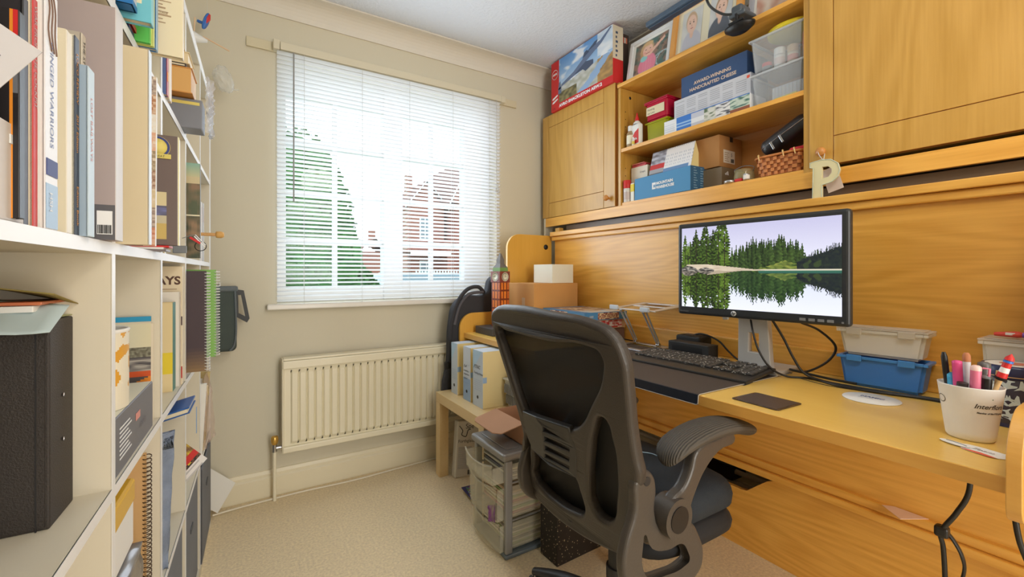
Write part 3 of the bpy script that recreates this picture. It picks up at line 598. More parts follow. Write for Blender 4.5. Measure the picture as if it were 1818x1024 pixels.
w = MB(); w.box(-.26, -.052, .03, .12, .2545, .262, paper, .001); w.box(-.25, -.046, .034, .115, .2625, .2665, cov_((206,120,80)), .001); w.paint((-.17, .034, .2668), (.12,0,0), (0,.08,0), 16, 10, lambda a, b: (60,48,40) if .3 < b < .75 and a > .2 else (206,110,60))
tag(w.build('magazine_bundle', None, bl_loc(.70, 0, r3), (0,0,BR_)), 'magazines with an orange cover slipped between the green folders', 'magazines')
b = bmesh.new(); bmesh.ops.create_grid(b, x_segments=20, y_segments=10, size=.5)
for v in b.verts:
    a, c = v.co.x+.5, v.co.y+.5; v.co = Vector((-.30+.272*a, -.004+.06*c, .259-.022*a+.040*c-.016*a*c-.006*math.sin(a*9)*(1-c)))
bmesh.ops.solidify(b, geom=list(b.faces), thickness=.001)
tag(MB().bm(b, mat('pale_blue_card', (190,206,206), .7), True).build('card_folder', None, bl_loc(.70, 0, r3), (0,0,BR_)), 'pale blue card folder drooping over the front edge of the black box file', 'folder')
t = thing('games_box', 'flat grey box with white lettering lying in the second cell of the third row', 'box', bl_loc(.838, -.004, r3), BR_)
gb = cov_((112,112,120))
w = MB(); w.box(-.26, 0, 0, .27, 0, .088, gb, .0015); w.box(-.258, -.002, .002, .268, .0881, .0885, cov_((222,220,200)))
for k in range(8): w.box(.0004, .0009, .03, .10-.01*(k%3), .02+k*.0065, .0222+k*.0065, inkw)
w.box(.0004, .0009, .13, .16, .05, .062, mat('pink_ink', (0,0,0))); w.text('GAMES', .014, (.0012, .16, .03), (0,1,0), (0,0,1), mat('text_grey', (0,0,0))); w.build('body', t)
def flower(mt1, mt2, c, r, h):
    vs = []; fs = []; cs = []; n, m_ = 110, 60
    for j in range(m_+1):
        for i in range(n): a = 2*math.pi*i/n; vs.append((c[0]+math.cos(a)*r, c[1]+math.sin(a)*r, c[2]+h*j/m_))
    for j in range(m_):
        for i in range(n):
            a = i/n*6.283; q = noise.noise(Vector((math.cos(a)*1.6, math.sin(a)*1.6, j/m_*3.6)))+.4*noise.noise(Vector((math.cos(a)*4, math.sin(a)*4, j/m_*5+9)))
            fs.append([j*n+i, j*n+(i+1)%n, (j+1)*n+(i+1)%n, (j+1)*n+i]); cs.append(hx(224,164,60) if q > -.04 else hx(236,228,206))
    return vs, fs, cs
t = thing('flower_tub', 'white cylinder tub with yellow-orange leaf pattern standing on the grey box', 'tub', bl_loc(.925, -.0625, r3+.0892), BR_)
v_, f_, c_ = flower(None, None, (0,0,0), .058, .118); w = MB(); w.add(v_, f_, PRINT, False, c_); w.build('body', t)
MB().lathe([(.058,.118),(.0595,.122),(.0575,.124),(.054,.122),(.054,.01),(0,.01)], (0,0,0), paper, 40).build('rim', t)
def train(a, b):
    a = (a-.55)/.45
    if b > .76: return mix((206,206,190), (222,214,180), a)
    if b > .66: return mix((150,150,130), (90,84,70), .5+ns(a*20, b*40))
    if b > .52: return mix((176,170,160), (80,76,80), .5+ns(a*3, b*30)*1.5)
    if b > .26+.2*a: return (90,84,84) if b < .46 and a > .2 else (214,90,44)
    if b > .10: return (232,140,44) if b < .25+.25*a else (206,80,44)
    return (130,70,50) if b < .05 else (226,200,140)
t = thing('picture_calendar', 'calendar with an orange train photograph standing against the divider', 'calendar', bl_loc(1.152, -.010, r3), BR_)
MB().box(-.20, 0, 0, .003, 0, .198, cov_((226,214,190))).paint((-.20, -.0006, 0), (.196,0,0), (0,0,.198), 130, 70, train).build('page', t); MB().box(-.20, -.004, -.001, .004, .202, .212, cov_((40,150,196))).box(-.20,-.004,.0012,.003,.198,.203, cov_((226,214,190))).build('blue_header', t)
def ays(a, b):
    if .3 < a < .95 and .40 > b > .28: return (96,60,44)
    if a > .6 and .58 > b > .50: return (90,70,66)
    if a > .75 and .14 > b > .05: return (190,60,50)
    return (232,216,184)
book('cream magazine with RAILWAYS in brown capitals on its cover', 1.482, .012, -.002, .2, r3, .318, (232,216,184), (236,226,206), art=ays, nx=20, ny=40, name='magazine', cat='magazine',
    extra=lambda w, th, dp, h: (w.text('RAILWAYS', .030, (-.004, -.001, h-.048), (1,0,0), (0,0,1), mat('text_darkbrown', (90,60,44), .6), align='RIGHT', bold=.001), [w.box(-.09, -.012-.01*(k%3), -.0012, -.0004, h-.062-k*.008, h-.060-k*.008, mat('text_brown', (0,0,0))) for k in range(5)]))
book('thick cream book with a yellow photo band in the middle cell of the third row', 1.40, .04, -.012, .18, r3, .225, (228,206,156), (70,130,120), art=lambda a, b: (232,206,50) if .20 < b < .44 else (228,206,156), nx=10, ny=25)
book('small white booklet with photographs in the middle cell of the third row', 1.455, .012, -.004, .2, r3, .25, (232,226,214), (214,196,170))
tag(MB().lathe([(0,.0),(.05,.001),(.05,.02),(.03,.028),(0,.03)], (0,0,0), mat('red_lid', (200,60,56), .4), 24).lathe([(.0505,.004),(.0505,.012)], (0,0,0), mat('toy_blue', (0,0,0)), 24).build('round_tin', None, bl_loc(1.36, -.10, r3+.288), (0,0,BR_)), 'round red and blue lid on top of the books in the third row', 'lid')
def spiral(label, y, d, w_, h, z, cov, th=.012, wire=wplastic, holes=None, art=None, rz=0):
    t = thing('spiral_notebook', label, 'notebook', bl_loc(y, d, z), BR_+R(rz), 'spiral notebooks in the bookcase'); c = cov_(cov)
    q = MB(); q.box(-w_, -.006, 0, .001, 0, h, c); q.box(-w_, -.006, th-.001, th, 0, h, c)
    if art: q.paint((-w_, -.0004, 0), (w_-.006,0,0), (0,0,h), 20, 30, art)
    q.build('cover', t); MB().box(-w_+.002, -.012, .0012, th-.0012, .002, h-.002, pages).build('pages', t)
    q = MB(); n = int(h/.0085)
    for i in range(n):
        zc = .006+i*(h-.012)/(n-1); q.tube([(-.004+math.cos(a)*.0075, th/2+math.sin(a)*(th/2+.003), zc+.001*math.sin(a)) for a in [k*6.283/10 for k in range(11)]], .0011, wire, 5)
    q.build('wire_binding', t); return t
spiral('large dark brown spiral notebook jutting out of the third row', 1.540, .052, .26, .288, r3+.018, (66,50,54), art=lambda a, b: mix((66,50,56), (140,110,70), max(0, (.24-b)*4)))
spiral('bright green spiral notebook behind the dark brown one', 1.585, .072, .26, .26, r3+.05, (132,184,90))
for k, (yy, c, hh) in enumerate(((1.62,(200,60,110),.30),(1.645,(236,230,220),.22),(1.90,(110,150,130),.10))):
    book(['pink edged booklet behind the spiral notebooks', 'white booklet behind the spiral notebooks', 'grey-green slim box at the back of the far cell of the third row'][k], yy, .02, -.01, .2, r3, hh, c)
# grey insulated bag hanging past the far end of the bookcase
t = thing('lunch_bag', 'dark grey-green zipped bag hanging beside the far end of the bookcase', 'bag', (-.095, 2.30, .72))
bagm = mat('bag_canvas', (70,80,76), .8, bump=.4, bscale=300, var=.08); pip = mat('bag_piping', (96,104,108), .6)
w = MB(); w.box(-.05, .085, -.03, .04, 0, .282, bagm, .022, seg=4, smooth=True); w.build('body', t)
MB().box(-.05, .090, -.036, .046, .262, .286, pip, .008).tube([(.078,-.03,.27),(.083,-.03,.1),(.076,-.03,.03),(.06,-.03,.006)], .004, pip, 8, 4).build('lid', t)
w = MB(); w.shape([[(.080,.272),(.112,.266),(.134,.140),(.124,.122),(.082,.150)],[(.090,.246),(.101,.246),(.117,.150),(.092,.166)]], .005, .001, lambda x, z, h: (x, h, z), dblack, False); w.build('strap', t)
MB().tube([(.02,.045,.28),(.02,.098,.30)], .004, wplastic, 8).build('hook', t)
# --- second row
r2 = ROW[1]
spiral('brown card spiral notebook in the second row', 1.115, -.012, .20, .30, r2, (206,164,110), wire=mat('bronze_wire', (96,76,56), .4, metal=.6), th=.02)
t = thing('padded_parcel', 'white parcel closed with shiny yellow tape in the second row', 'parcel', bl_loc(.85, -.018, r2+.176), BR_)
MB().box(-.16, 0, 0, .18, 0, .115, paper, .004).build('body', t); MB().box(-.162, .002, -.002, .182, .075, .1165, mat('yellow_tape', (226,176,40), .25), .005).build('tape', t)
t = thing('wrapped_packet', 'crumpled grey plastic packet in front of the parcel in the second row', 'packet', bl_loc(.83, -.008, r2), BR_)
b = bmesh.new(); bmesh.ops.create_cube(b, size=1); bmesh.ops.subdivide_edges(b, edges=list(b.edges), cuts=9, use_grid_fill=True)
for v in b.verts: v.co = Vector((v.co.x*.19-.095, v.co.y*.20+.11, v.co.z*.165+.086-.03*(v.co.x+.5)*0))+Vector((1,1,1))*.004*noise.noise(v.co*9)
MB().bm(b, mat('silver_film', (140,136,136), .22, metal=.35), True).build('body', t)
MB().box(.002, .0035, .06, .10, .02, .05, red, .001).build('label', t)
denim = mat('denim', (128,140,162), .9, bump=.6, bscale=260, var=.22, vscale=20)
b = bmesh.new(); bmesh.ops.create_grid(b, x_segments=30, y_segments=40, size=.5)
for v in b.verts:
    a, c = v.co.x+.5, v.co.y+.5; v.co = Vector((-.12+.12*a-.01*(1-c)*a+.004*noise.noise(Vector((a*4,c*6,0))), .05+.02*math.sin(a*7)*(.3+c)+.012*noise.noise(Vector((a*6,c*5,2))), .004+.33*c-.03*a*(c>.9)))
bmesh.ops.solidify(b, geom=list(b.faces), thickness=.006)
tag(MB().bm(b, denim, True).build('denim_jeans', None, bl_loc(1.185, .012, r2), (0,0,BR_)), 'folded grey-blue denim cloth hanging in the middle cell of the second row', 'clothing')
t = thing('wallet_notebook', 'blue covered notebook lying tilted at the top of the middle cell, second row', 'notebook', bl_loc(1.33, -.002, r2+.308), rot=(0, R(-14), BR_))
MB().box(-.10, .036, 0, .12, .012, .016, cov_((44,92,160)), .001).box(-.10, .034, 0, .12, 0, .003, cov_((44,92,160)), .001).box(-.1,-.09,0,.12,0,.016, cov_((44,92,160))).build('cover', t); MB().box(-.09, .030, .003, .117, .003, .0115, pages).build('pages', t)
tag(MB().box(0,.001,0,.006,-.07,0, cov_((90,150,210))).build('ribbon', None, bl_loc(1.445, .032, r2+.30), (0,0,BR_)), 'light blue ribbon dangling from the blue notebook', 'ribbon')
def leaf(a, b):
    if a > .12: return (60,50,50) if a < .17 and ns(a*60,b*30) > 0 else (204,50,46) if .17 < a < .27 else mix((120,84,60), (226,196,60), .3+ns(a*9, b*9)*1.4)
    return (236,232,230) if (int(a*50)%4) or b < .1 or b > .85 else (196,192,192)
w = MB(); C_ = Vector((-.079, 1.548, .527)); U_ = Vector((-.115, .0, .125)); V_ = Vector((-.098, .0, -.112))
w.paint(C_, U_, V_, 40, 30, leaf); w.poly([C_+Vector((0,.0015,0)), C_+U_+Vector((0,.0015,0)), C_+U_+V_+Vector((0,.0015,0)), C_+V_+Vector((0,.0015,0))], paper)
w.text("it's Proms", .013, C_+U_*.185+V_*.62+Vector((0,-.0006,0)), -V_, U_, inkw)
tag(w.build('leaflet'), 'colourful leaflet with a red band leaning out of the second row', 'leaflet')
w = MB()
for k in range(9): w.box(-.2, -.01-.006*(k%3), 0, .28, .004*k, .004*k+.003, [paper, pages, cov_((214,196,160))][k%3], M=Matrix.Rotation(R(2*(k%3)-2), 4, 'Z'))
tag(w.build('paper_pile', None, bl_loc(1.58, -.02, r2), (0,0,BR_)), 'pile of loose papers under the colourful leaflet', 'papers')
w = MB()
for k in range(6): w.box(-.2, -.002+.008*(k%2), .03*k, .03*k+.012, 0, .24+.02*(k%3), [cov_((226,206,170)), paper, cov_((196,176,120))][k%3], M=Matrix.Rotation(R(3*(k%2)), 4, 'Y'))
tag(w.build('paper_folders', None, bl_loc(1.9, -.005, r2), (0,0,BR_)), 'cream and white paper folders upright in the far cell of the second row', 'folders')
b = bmesh.new(); bmesh.ops.create_grid(b, x_segments=10, y_segments=24, size=.5)
for v in b.verts:
    a, c = v.co.x+.5, v.co.y+.5; v.co = Vector((.008+.022*a*(1-c)+.008*noise.noise(Vector((a*4,c*7,0))), .18*a, .27*c+.01))
tag(MB().bm(b, clear('pink_film', (230,206,196), .4, .15), True).build('plastic_wrapper', None, bl_loc(1.93, .0, r2+.01), (0,0,BR_)), 'crinkled pinkish plastic wrapper hanging from the far cell of the second row', 'wrapper')
# --- bottom row: fabric drawers
fab = mat('grey_fabric', (124,126,132), .95, bump=.4, bscale=500, var=.05)
for k, i in enumerate((4, 3, 2)):
    t = thing('fabric_drawer', ['grey fabric storage box in the bottom cell nearest the window', 'grey fabric storage box second from the window in the bottom row', 'grey fabric storage box in the middle cell of the bottom row, its lid sagging'][k], 'storage box', bl_loc(CELL[i][0], .004 if k == 0 else -.006, ROW[0]+.001), BR_, 'grey fabric storage boxes')
    w = MB(); w.box(-.36, 0, .002, .330, 0, .006, fab); w.box(-.006, 0, .002, .330, 0, .333, fab, .002); w.box(-.36, -.354, .002, .330, 0, .333, fab, .002); w.box(-.36, 0, .002, .008, 0, .333, fab, .002); w.box(-.36, 0, .324, .330, 0, .333, fab, .002); w.build('body', t)
    MB().box(.0005, .003, .14, .19, .22, .235, mat('handle_grey', (90,92,96), .8), .001).build('handle', t)
tag(MB().shape([[(-.015,.129),(-.150,.255),(-.225,.14),(-.081,.012)]], .0012, 0, lambda x, z, h: (x, 2.315+h, z), paper, False).build('white_card_sheet'), 'white card sheet slipped upright between bookcase and window wall', 'card')
# ================================================================ RIGHT WALL: CUPBOARDS, OPEN SHELVES, FOLDED BED, DESK
XC = 1.70
def panel_door(name, par, y0, y1, z0, z1, gy0, gy1, gz0, gz1, m, x=XC):
    """door whose centre panel and rails are separate boards over a backing, leaving thin grooves"""
    d = MB(); d.box(x+.004, x+.018, y0, y1, z0, z1, groove); g_ = .0013
    ys = [y0, gy0, gy1, y1]; zs = [z0, gz0, gz1, z1]
    d.box(x, x+.010, y0, gy0-g_, z0, z1, m, .001); d.box(x, x+.010, gy1+g_, y1, z0, z1, m, .001)
    d.box(x, x+.010, gy0+g_, gy1-g_, z0, gz0-g_, m, .001); d.box(x, x+.010, gy0+g_, gy1-g_, gz1+g_, z1, m, .001); d.box(x, x+.010, gy0+g_, gy1-g_, gz0+g_, gz1-g_, m, .001)
    return d.build('door', par)
knobm = mat('turned_beech_knob', (206,140,70), .35)
def knob(par, x, y, z):
    MB().lathe([(.007,0),(.006,.008),(.008,.012),(.0145,.017),(.016,.024),(.012,.031),(0,.033)], (0,0,0), knobm, 20, M=Matrix.Translation((x,y,z))@Matrix.Rotation(R(-90),4,'Y')).build('knob', par)
t = thing('wall_cupboard', 'oak wall cupboard with one square door, nearest the window', 'cupboard', (0,0,0))
MB().box(XC+.02, 1.995, 1.70, 2.354, 1.42, 2.07, oak_v, .001).box(XC+.018, 1.99, 1.685, 1.70, 1.40, 2.078, oak_v).build('body', t)
d = panel_door('door', t, 1.70, 2.354, 1.42, 2.078, 1.785, 2.288, 1.512, 2.0, oak_v); knob(d, XC, 1.745, 1.468)
t = thing('wall_cupboard', 'large oak wall cupboard at the right with the letter P hanging on its knob', 'cupboard', (0,0,0))
MB().box(XC+.02, 1.995, -.30, .762, 1.432, 2.20, oak_v, .001).box(XC+.006, 1.99, .749, .766, 1.40, 2.20, oak_v).build('body', t)
d = panel_door('door', t, -.30, .760, 1.432, 2.26, -.20, .687, 1.526, 2.17, oak_v); knob(d, XC, .716, 1.476)
t = thing('open_shelf_unit', 'oak open shelf unit between the two wall cupboards', 'shelves', (0,0,0))
MB().box(XC+.01, 1.995, 1.668, 1.684, 1.40, 2.04, oak_v).build('side_panel', t); MB().box(XC+.01, 1.995, .767, .783, 1.40, 2.04, oak_v).build('side_panel', t)
MB().box(XC, 1.995, .767, 1.684, 2.042, 2.06, oak, .002).build('top_board', t)
MB().box(XC+.012, 1.98, .783, 1.668, 1.70, 1.718, oak, .001).build('shelf', t)
MB().box(XC+.016, 1.98, .783, 1.668, 1.418, 1.434, oak, .001).build('bottom_board', t)
MB().box(1.98, 1.995, .783, 1.668, 1.40, 2.042, oak_d).build('back_panel', t)
q = MB()
for z in (1.50,1.54,1.58,1.62,1.80,1.84,1.88,1.92): q.lathe([(.0,0),(.0025,0),(.0025,.001)], (0,0,0), dblack, 8, M=Matrix.Translation((1.745,1.6679,z))@Matrix.Rotation(R(90),4,'X'))
q.lathe([(0,.001),(.008,.001),(.008,0)], (0,0,0), dblack, 14, M=Matrix.Translation((1.78,1.6679,2.0))@Matrix.Rotation(R(90),4,'X')); q.build('peg_holes', t)
t = thing('cupboard_pelmet', 'long oak pelmet board running beneath the wall cupboards', 'pelmet', (0,0,0))
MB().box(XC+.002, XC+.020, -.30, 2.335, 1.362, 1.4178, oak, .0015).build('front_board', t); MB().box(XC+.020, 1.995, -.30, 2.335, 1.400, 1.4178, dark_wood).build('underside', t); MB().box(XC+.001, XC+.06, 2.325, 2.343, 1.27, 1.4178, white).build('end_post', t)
# folded wall bed
XB = 1.645; by0, by1 = -.32, 2.152
t = thing('folding_bed', 'oak fronted folded wall bed forming the back panel of the desk', 'bed', (0,0,0))
MB().box(XB, XB+.018, by0, by1, .352, 1.262, oak, .0005).build('front_panel', t)
for nm, z0, z1 in (('top_moulding', 1.260, 1.312), ('bottom_moulding', .322, .374)):
    q = MB(); zz = (z0+z1)/2
    q.box(XB-.030, XB+.03, by0, by1+.012, z0+.026 if nm[0] == 't' else z0, z1 if nm[0] == 't' else z0+.024, oak, .003)
    q.box(XB-.018, XB+.03, by0, by1+.012, z0 if nm[0] == 't' else z0+.024, z0+.026 if nm[0] == 't' else z1, oak, .005); q.build(nm, t)
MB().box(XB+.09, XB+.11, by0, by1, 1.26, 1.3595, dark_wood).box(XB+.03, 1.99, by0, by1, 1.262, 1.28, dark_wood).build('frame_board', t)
MB().box(XB+.018, XB+.05, by1-.02, by1+.02, .9, 1.34, oak_v).build('side_rail', t)
MB().shape([[(-.32,0),(1.60,0),(1.60,.222),(.985,.222),(.962,.226),(.888,.290),(.866,.302),(.84,.306),(-.32,.306)]], .018, .001, lambda x, y, z: (1.669+z, x, y), oak, False).build('base_board', t)
q = MB(); q.tube([(1.9,by0,.17),(1.9,2.2,.17)], .011, mat('pipe_cream', (200,190,170), .5), 10); q.tube([(1.9,by0,.12),(1.9,2.2,.12)], .011, mat('pipe_cream', (0,0,0)), 10)
tag(q.build('heating_pipes'), 'two pale heating pipes along the wall under the desk', 'pipes')
# desk
XD = 1.046; ZD = .737
t = thing('desk', 'long pale beech desktop with curved end panels fixed across the folded bed', 'desk', (0,0,0))
MB().box(XD+.0015, XB-.001, .178, 2.185, ZD-.028, ZD, beech, .001).box(XD, XD+.003, .178, 2.185, ZD-.0275, ZD-.0008, beech_e, .001).build('desktop', t)
def arcp(cx, cy, r, a0, a1, n=7): return [(cx+r*math.cos(R(a0+(a1-a0)*i/n)), cy+r*math.sin(R(a0+(a1-a0)*i/n))) for i in range(n+1)]
prof = [(XB+.0, .66), (XB+.0, 1.293)]+arcp(1.41, 1.208, .085, 90, 180, 16)+[(1.325, .90)]+arcp(1.27, .898, .055, 0, -90, 10)[1:]+arcp(1.105, .760, .083, 90, 180, 16)+arcp(1.052, .70, .030, 180, 270, 8)+[(1.2,.665)]
for y, nm in ((2.185, 'left'), (.160, 'right')):
    MB().shape([prof], .018, .0015, lambda x, z, h, y=y: (x, y+.009+h, z), beech_v if nm == 'left' else beech_e, False).build('end_panel', t)
q = MB(); q.box(XB-.035, XB-.002, .18, 2.18, ZD+.0005, ZD+.075, oak, .002); q.build('rear_upstand', t)
MB().lathe([(0,.006),(.006,.006),(.014,.004),(.016,0)], (0,0,0), dblack, 18, M=Matrix.Translation((1.600, 2.184, 1.222))@Matrix.Rotation(R(90),4,'X')).build('pivot_cap', t)
tag(MB().shape([[(1.622,.530),(1.642,.505),(1.640,.430),(1.572,.472)]], .0010, 0, lambda x, y, z: (x, y, .3755+z), mat('brown_card', (244,212,192), .8), False).build('loose_card'), 'pale brown card lying on the moulding under the desk', 'card')
# ---------------------------------------------------------------- things on the cupboards
def bx(name, label, cat, x, y0, y1, z0, z1, depth, m, art=None, rz=0, extra=None, bev=.0015, group=None, nx=30, ny=16, tilt=0, parts=None):
    """box whose printed face looks at the room; local x into the wall, local y along it (a=0 far/left in view)"""
    t = thing(name, label, cat, (x, y1, z0), 0, group, rot=(0, R(tilt), R(rz))); L_ = y1-y0; h = z1-z0
    w = MB(); w.box(0, depth, -L_, 0, 0, h, m, bev)
    if art: w.paint((-.0004, 0, 0), (0,-L_,0), (0,0,h), nx, ny, art)
    if extra: extra(w, L_, h, depth)
    w.build('body', t)
    return t
F = lambda s, h, x=-.0012: (x, -s, h)   # point on the front face: s from the far end, h up
DX, UZ = (0,-1,0), (0,0,1)
def shack(a, b):
    if a < .145 or b < .12: return (206,38,40)
    sky = mix((176,204,232), (86,144,210), (b-.5)*1.7)
    if b > .45+.1*a+.05*ns(a*4, 0): 
        c = ns(a*5, b*7, 2)+.5*ns(a*12, b*15)
        if a > .78 and b > .6: return mix((196,214,232), (236,240,244), .5+c)
        return mix(sky, (236,240,246), (c-.12)*2.5)
    rv = abs(a-(.56+.30*(b-.12)/.35+.05*ns(b*9, 1)))
    if rv < .07+.05*(.5-b): return (150,180,216)
    if a > .78: return mix((150,120,80), (190,150,90), .5+ns(a*16, b*16)*1.2)
    return mix((176,178,164), (206,208,204), .5+ns(a*12, b*14)*1.3) if b > .33 or a > .45 else mix((90,86,60), (150,140,96), .5+ns(a*16, b*16)*1.2)
def shack_x(w, L_, h, dp):
    g1 = mat('bomber_grey', (106,122,152), .5); g2 = mat('bomber_dark', (76,90,116), .5)
    def pl(pts, m, x): w.poly([F(p[0]*L_, p[1]*h, x) for p in pts], m)
    pl([(.17,.42),(.42,.50),(.60,.63),(.83,.80),(.86,.86),(.80,.86),(.66,.80),(.56,.72),(.40,.58),(.20,.48)], g1, -.0010)
    pl([(.13,.38),(.145,.52),(.175,.55),(.18,.40)], g1, -.0012); pl([(.13,.30),(.14,.42),(.19,.44),(.19,.30)], g1, -.0012)
    pl([(.40,.50),(.56,.52),(.60,.46),(.72,.52),(.72,.60),(.60,.64)], g2, -.0013); pl([(.55,.72),(.58,.82),(.62,.84),(.66,.78)], g2, -.0013)
    pl([(.70,.80),(.80,.84),(.97,.99),(.985,.97),(.84,.80),(.76,.74)], g1, -.0014); pl([(.60,.78),(.74,.9),(.79,.91),(.76,.84)], g2, -.0015)
    w.lathe([(0,0),(.030,0),(.030,.0004)], (0,0,0), inkw, 28, M=Matrix.Translation(F(.072*L_, .74*h, -.0006))@Matrix.Rotation(R(-90),4,'Y'), sy=1)
    w.lathe([(0,0),(.0265,0)], (0,0,0), red, 28, M=Matrix.Translation(F(.072*L_, .74*h, -.0014))@Matrix.Rotation(R(-90),4,'Y'))
    w.text('AIRFIX', .0155, F(.072*L_, .725*h, -.002), DX, (0,-.12,1), inkw, align='CENTER', bold=.0008, sx=.95)
    for zz in (.235, .16): pl([(.02,zz),(.03,zz+.035),(.12,zz+.075),(.125,zz+.045),(.05,zz)], inkw, -.0012)
    w.text('AVRO SHACKLETON AEW.2', .024, F(.15*L_, .035*h), DX, UZ, inkw, bold=.0012, sx=1.25)
    w.text('1:72', .016, F(.025*L_, .03*h), DX, UZ, ink)
    # end face towards the camera: cream with small drawings over red
    w.box(.0, dp, -L_-.0006, -L_, 0, h*.42, red); w.box(0, dp, -L_-.0006, -L_, h*.42, h, cov_((226,214,190)))
    for k in range(6): w.box(.02, .03+.006*(k%2), -L_-.0012, -L_, h*(.46+.08*k), h*(.50+.08*k), g2)
bx('model_kit_box', 'large red model kit box with an aircraft over a river on its front', 'box', 1.685, 1.700, 2.240, 2.079, 2.385, .075, red, shack, extra=shack_x, nx=110, ny=64)
t = bx('disc_case', 'small dark case peeping out behind the red model kit box', 'case', 1.775, 1.72, 1.86, 2.079, 2.372, .05, cov_((70,56,50)), extra=lambda w, L_, h, dp: [w.box(.004+.012*k, .013+.012*k, -L_-.0006, -L_, h-.05, h-.02, cov_([(196,90,70),(230,220,210),(210,120,90)][k])) for k in range(3)])
def frame(name, label, x, y0, y1, z0, z1, bw, fm, openings, tilt, matc, th=.018, dz=0):
    t = thing(name, label, 'picture frame', (x, y1, z0), 0, 'photo frames on the top board of the shelf unit', rot=(0, R(tilt), R(dz))); L_ = y1-y0; h = z1-z0
    w = MB(); w.box(0, th, -L_, 0, 0, bw, fm, .002); w.box(0, th, -L_, 0, h-bw, h, fm, .002); w.box(0, th, -bw, 0, bw, h-bw, fm, .002); w.box(0, th, -L_, -L_+bw, bw, h-bw, fm, .002); w.build('frame', t)
    w = MB(); w.box(th*.55, th*.8, -L_+bw, -bw, bw, h-bw, matc)
    for (s0, s1, h0, h1, fn) in openings: w.paint((th*.5, -s0*L_, h0*h), (0, -(s1-s0)*L_, 0), (0,0,(h1-h0)*h), 44, 44, fn)
    w.build('picture', t); MB().box(th, th+.06, -L_*.55, -L_*.5, 0, .002, fm).build('easel_foot', t)
    return t
def el(a, b, cx, cy, rx, ry, soft=.22):
    d = math.sqrt(((a-cx)/rx)**2+((b-cy)/ry)**2); return max(0, min(1, (1-d)/soft+.5))
def child(a, b):
    c = mix((84,116,110), (150,120,104), .5+ns(a*5, b*5)*1.4); c = mix(c, (60,70,66), .5*(ns(a*9, b*9, 4) > .25))
    for cx in (.86, .95): c = mix(c, (176,206,214), .8 if abs(math.hypot(a-cx, b-.16)-.24) < .016 else 0)
    c = mix(c, (206,172,130), el(a, b, .37, .72, .21, .27)); c = mix(c, (190,150,108), el(a, b, .25, .55, .07, .20)*.8)
    c = mix(c, (228,136,158), el(a, b, .42, .20, .24+.05*(1-b), .36, .12)); c = mix(c, (240,160,176), .4 if int(a*40) % 3 == 0 and b < .4 and .25 < a < .6 else 0)
    t_ = ((a-.46)*.78+(b-.52)*.62); n_ = abs(-(a-.46)*.62+(b-.52)*.78); c = mix(c, (230,186,166), 1 if -.02 < t_ < .56 and n_ < .055-.03*t_ else 0)
    c = mix(c, (146,208,208), el(a, b, .30, .44, .11, .10)); c = mix(c, (234,192,172), el(a, b, .40, .68, .155, .20, .15))
    c = mix(c, (226,150,140), .5*el(a, b, .31, .62, .05, .04)+.5*el(a, b, .50, .62, .05, .04))
    for cx in (.34, .47): c = mix(c, (84,66,60), el(a, b, cx, .715, .022, .012, .5))
    c = mix(c, (170,80,80), 1 if abs(b-(.575+1.6*(a-.41)**2)) < .010 and .34 < a < .48 else 0); c = mix(c, (214,160,144), el(a, b, .41, .64, .015, .03, .6)*.6)
    return mix(c, (214,180,134), el(a, b, .40, .90, .15, .07, .3))
frame('photo_frame', 'white photo frame with a laughing toddler in pink, beside the red model kit box', 1.745, 1.395, 1.668, 2.061, 2.295, .02, mat('frame_white', (226,228,230), .45), [(.14,.90,.16,.86,child)], 10, paper)
def portrait(shirt, bgc, hair, tilt):
    def f(a, b):
        a = a+(b-.5)*tilt; c = mix(bgc, (226,226,222), .3+ns(a*3, b*3)*.6)
        c = mix(c, shirt, el(a, b, .5, .06, .48, .38, .10)); c = mix(c, hair, el(a, b, .5, .68, .275, .275, .12))
        c = mix(c, (226,190,170), el(a, b, .49, .38, .09, .14, .3)); c = mix(c, (230,196,178), el(a, b, .5, .62, .24, .25, .12))
        for cx in (.41, .59): c = mix(c, (92,76,70), el(a, b, cx, .66, .035, .018, .5)); c = mix(c, (150,122,100), el(a, b, cx, .71, .05, .010, .6)*.7)
        c = mix(c, (206,150,138), el(a, b, .5, .58, .025, .035, .6)*.6); return mix(c, (186,110,106), el(a, b, .5, .505, .07, .014, .5))
    return f
baby = portrait((192,194,206), (196,200,200), (196,168,138), .12); baby2 = portrait((92,100,112), (190,196,200), (170,136,104), -.1)
frame('photo_frame', 'wide oak photo frame holding two portrait photographs in cream mounts', 1.735, 1.035, 1.385, 2.061, 2.325, .026, mat('frame_oak', (222,160,84), .4), [(.15,.45,.14,.84,baby),(.56,.86,.14,.84,baby2)], 9, cov_((232,226,200)), th=.022)
frame('photo_frame', 'grey-white photo frame at the right end of the top board', 1.76, .80, 1.02, 2.061, 2.32, .02, mat('frame_grey', (168,172,182), .45), [(.14,.86,.12,.88,lambda a, b: mix((226,214,200), (196,150,130), .5+ns(a*5, b*5)))], 8, paper)
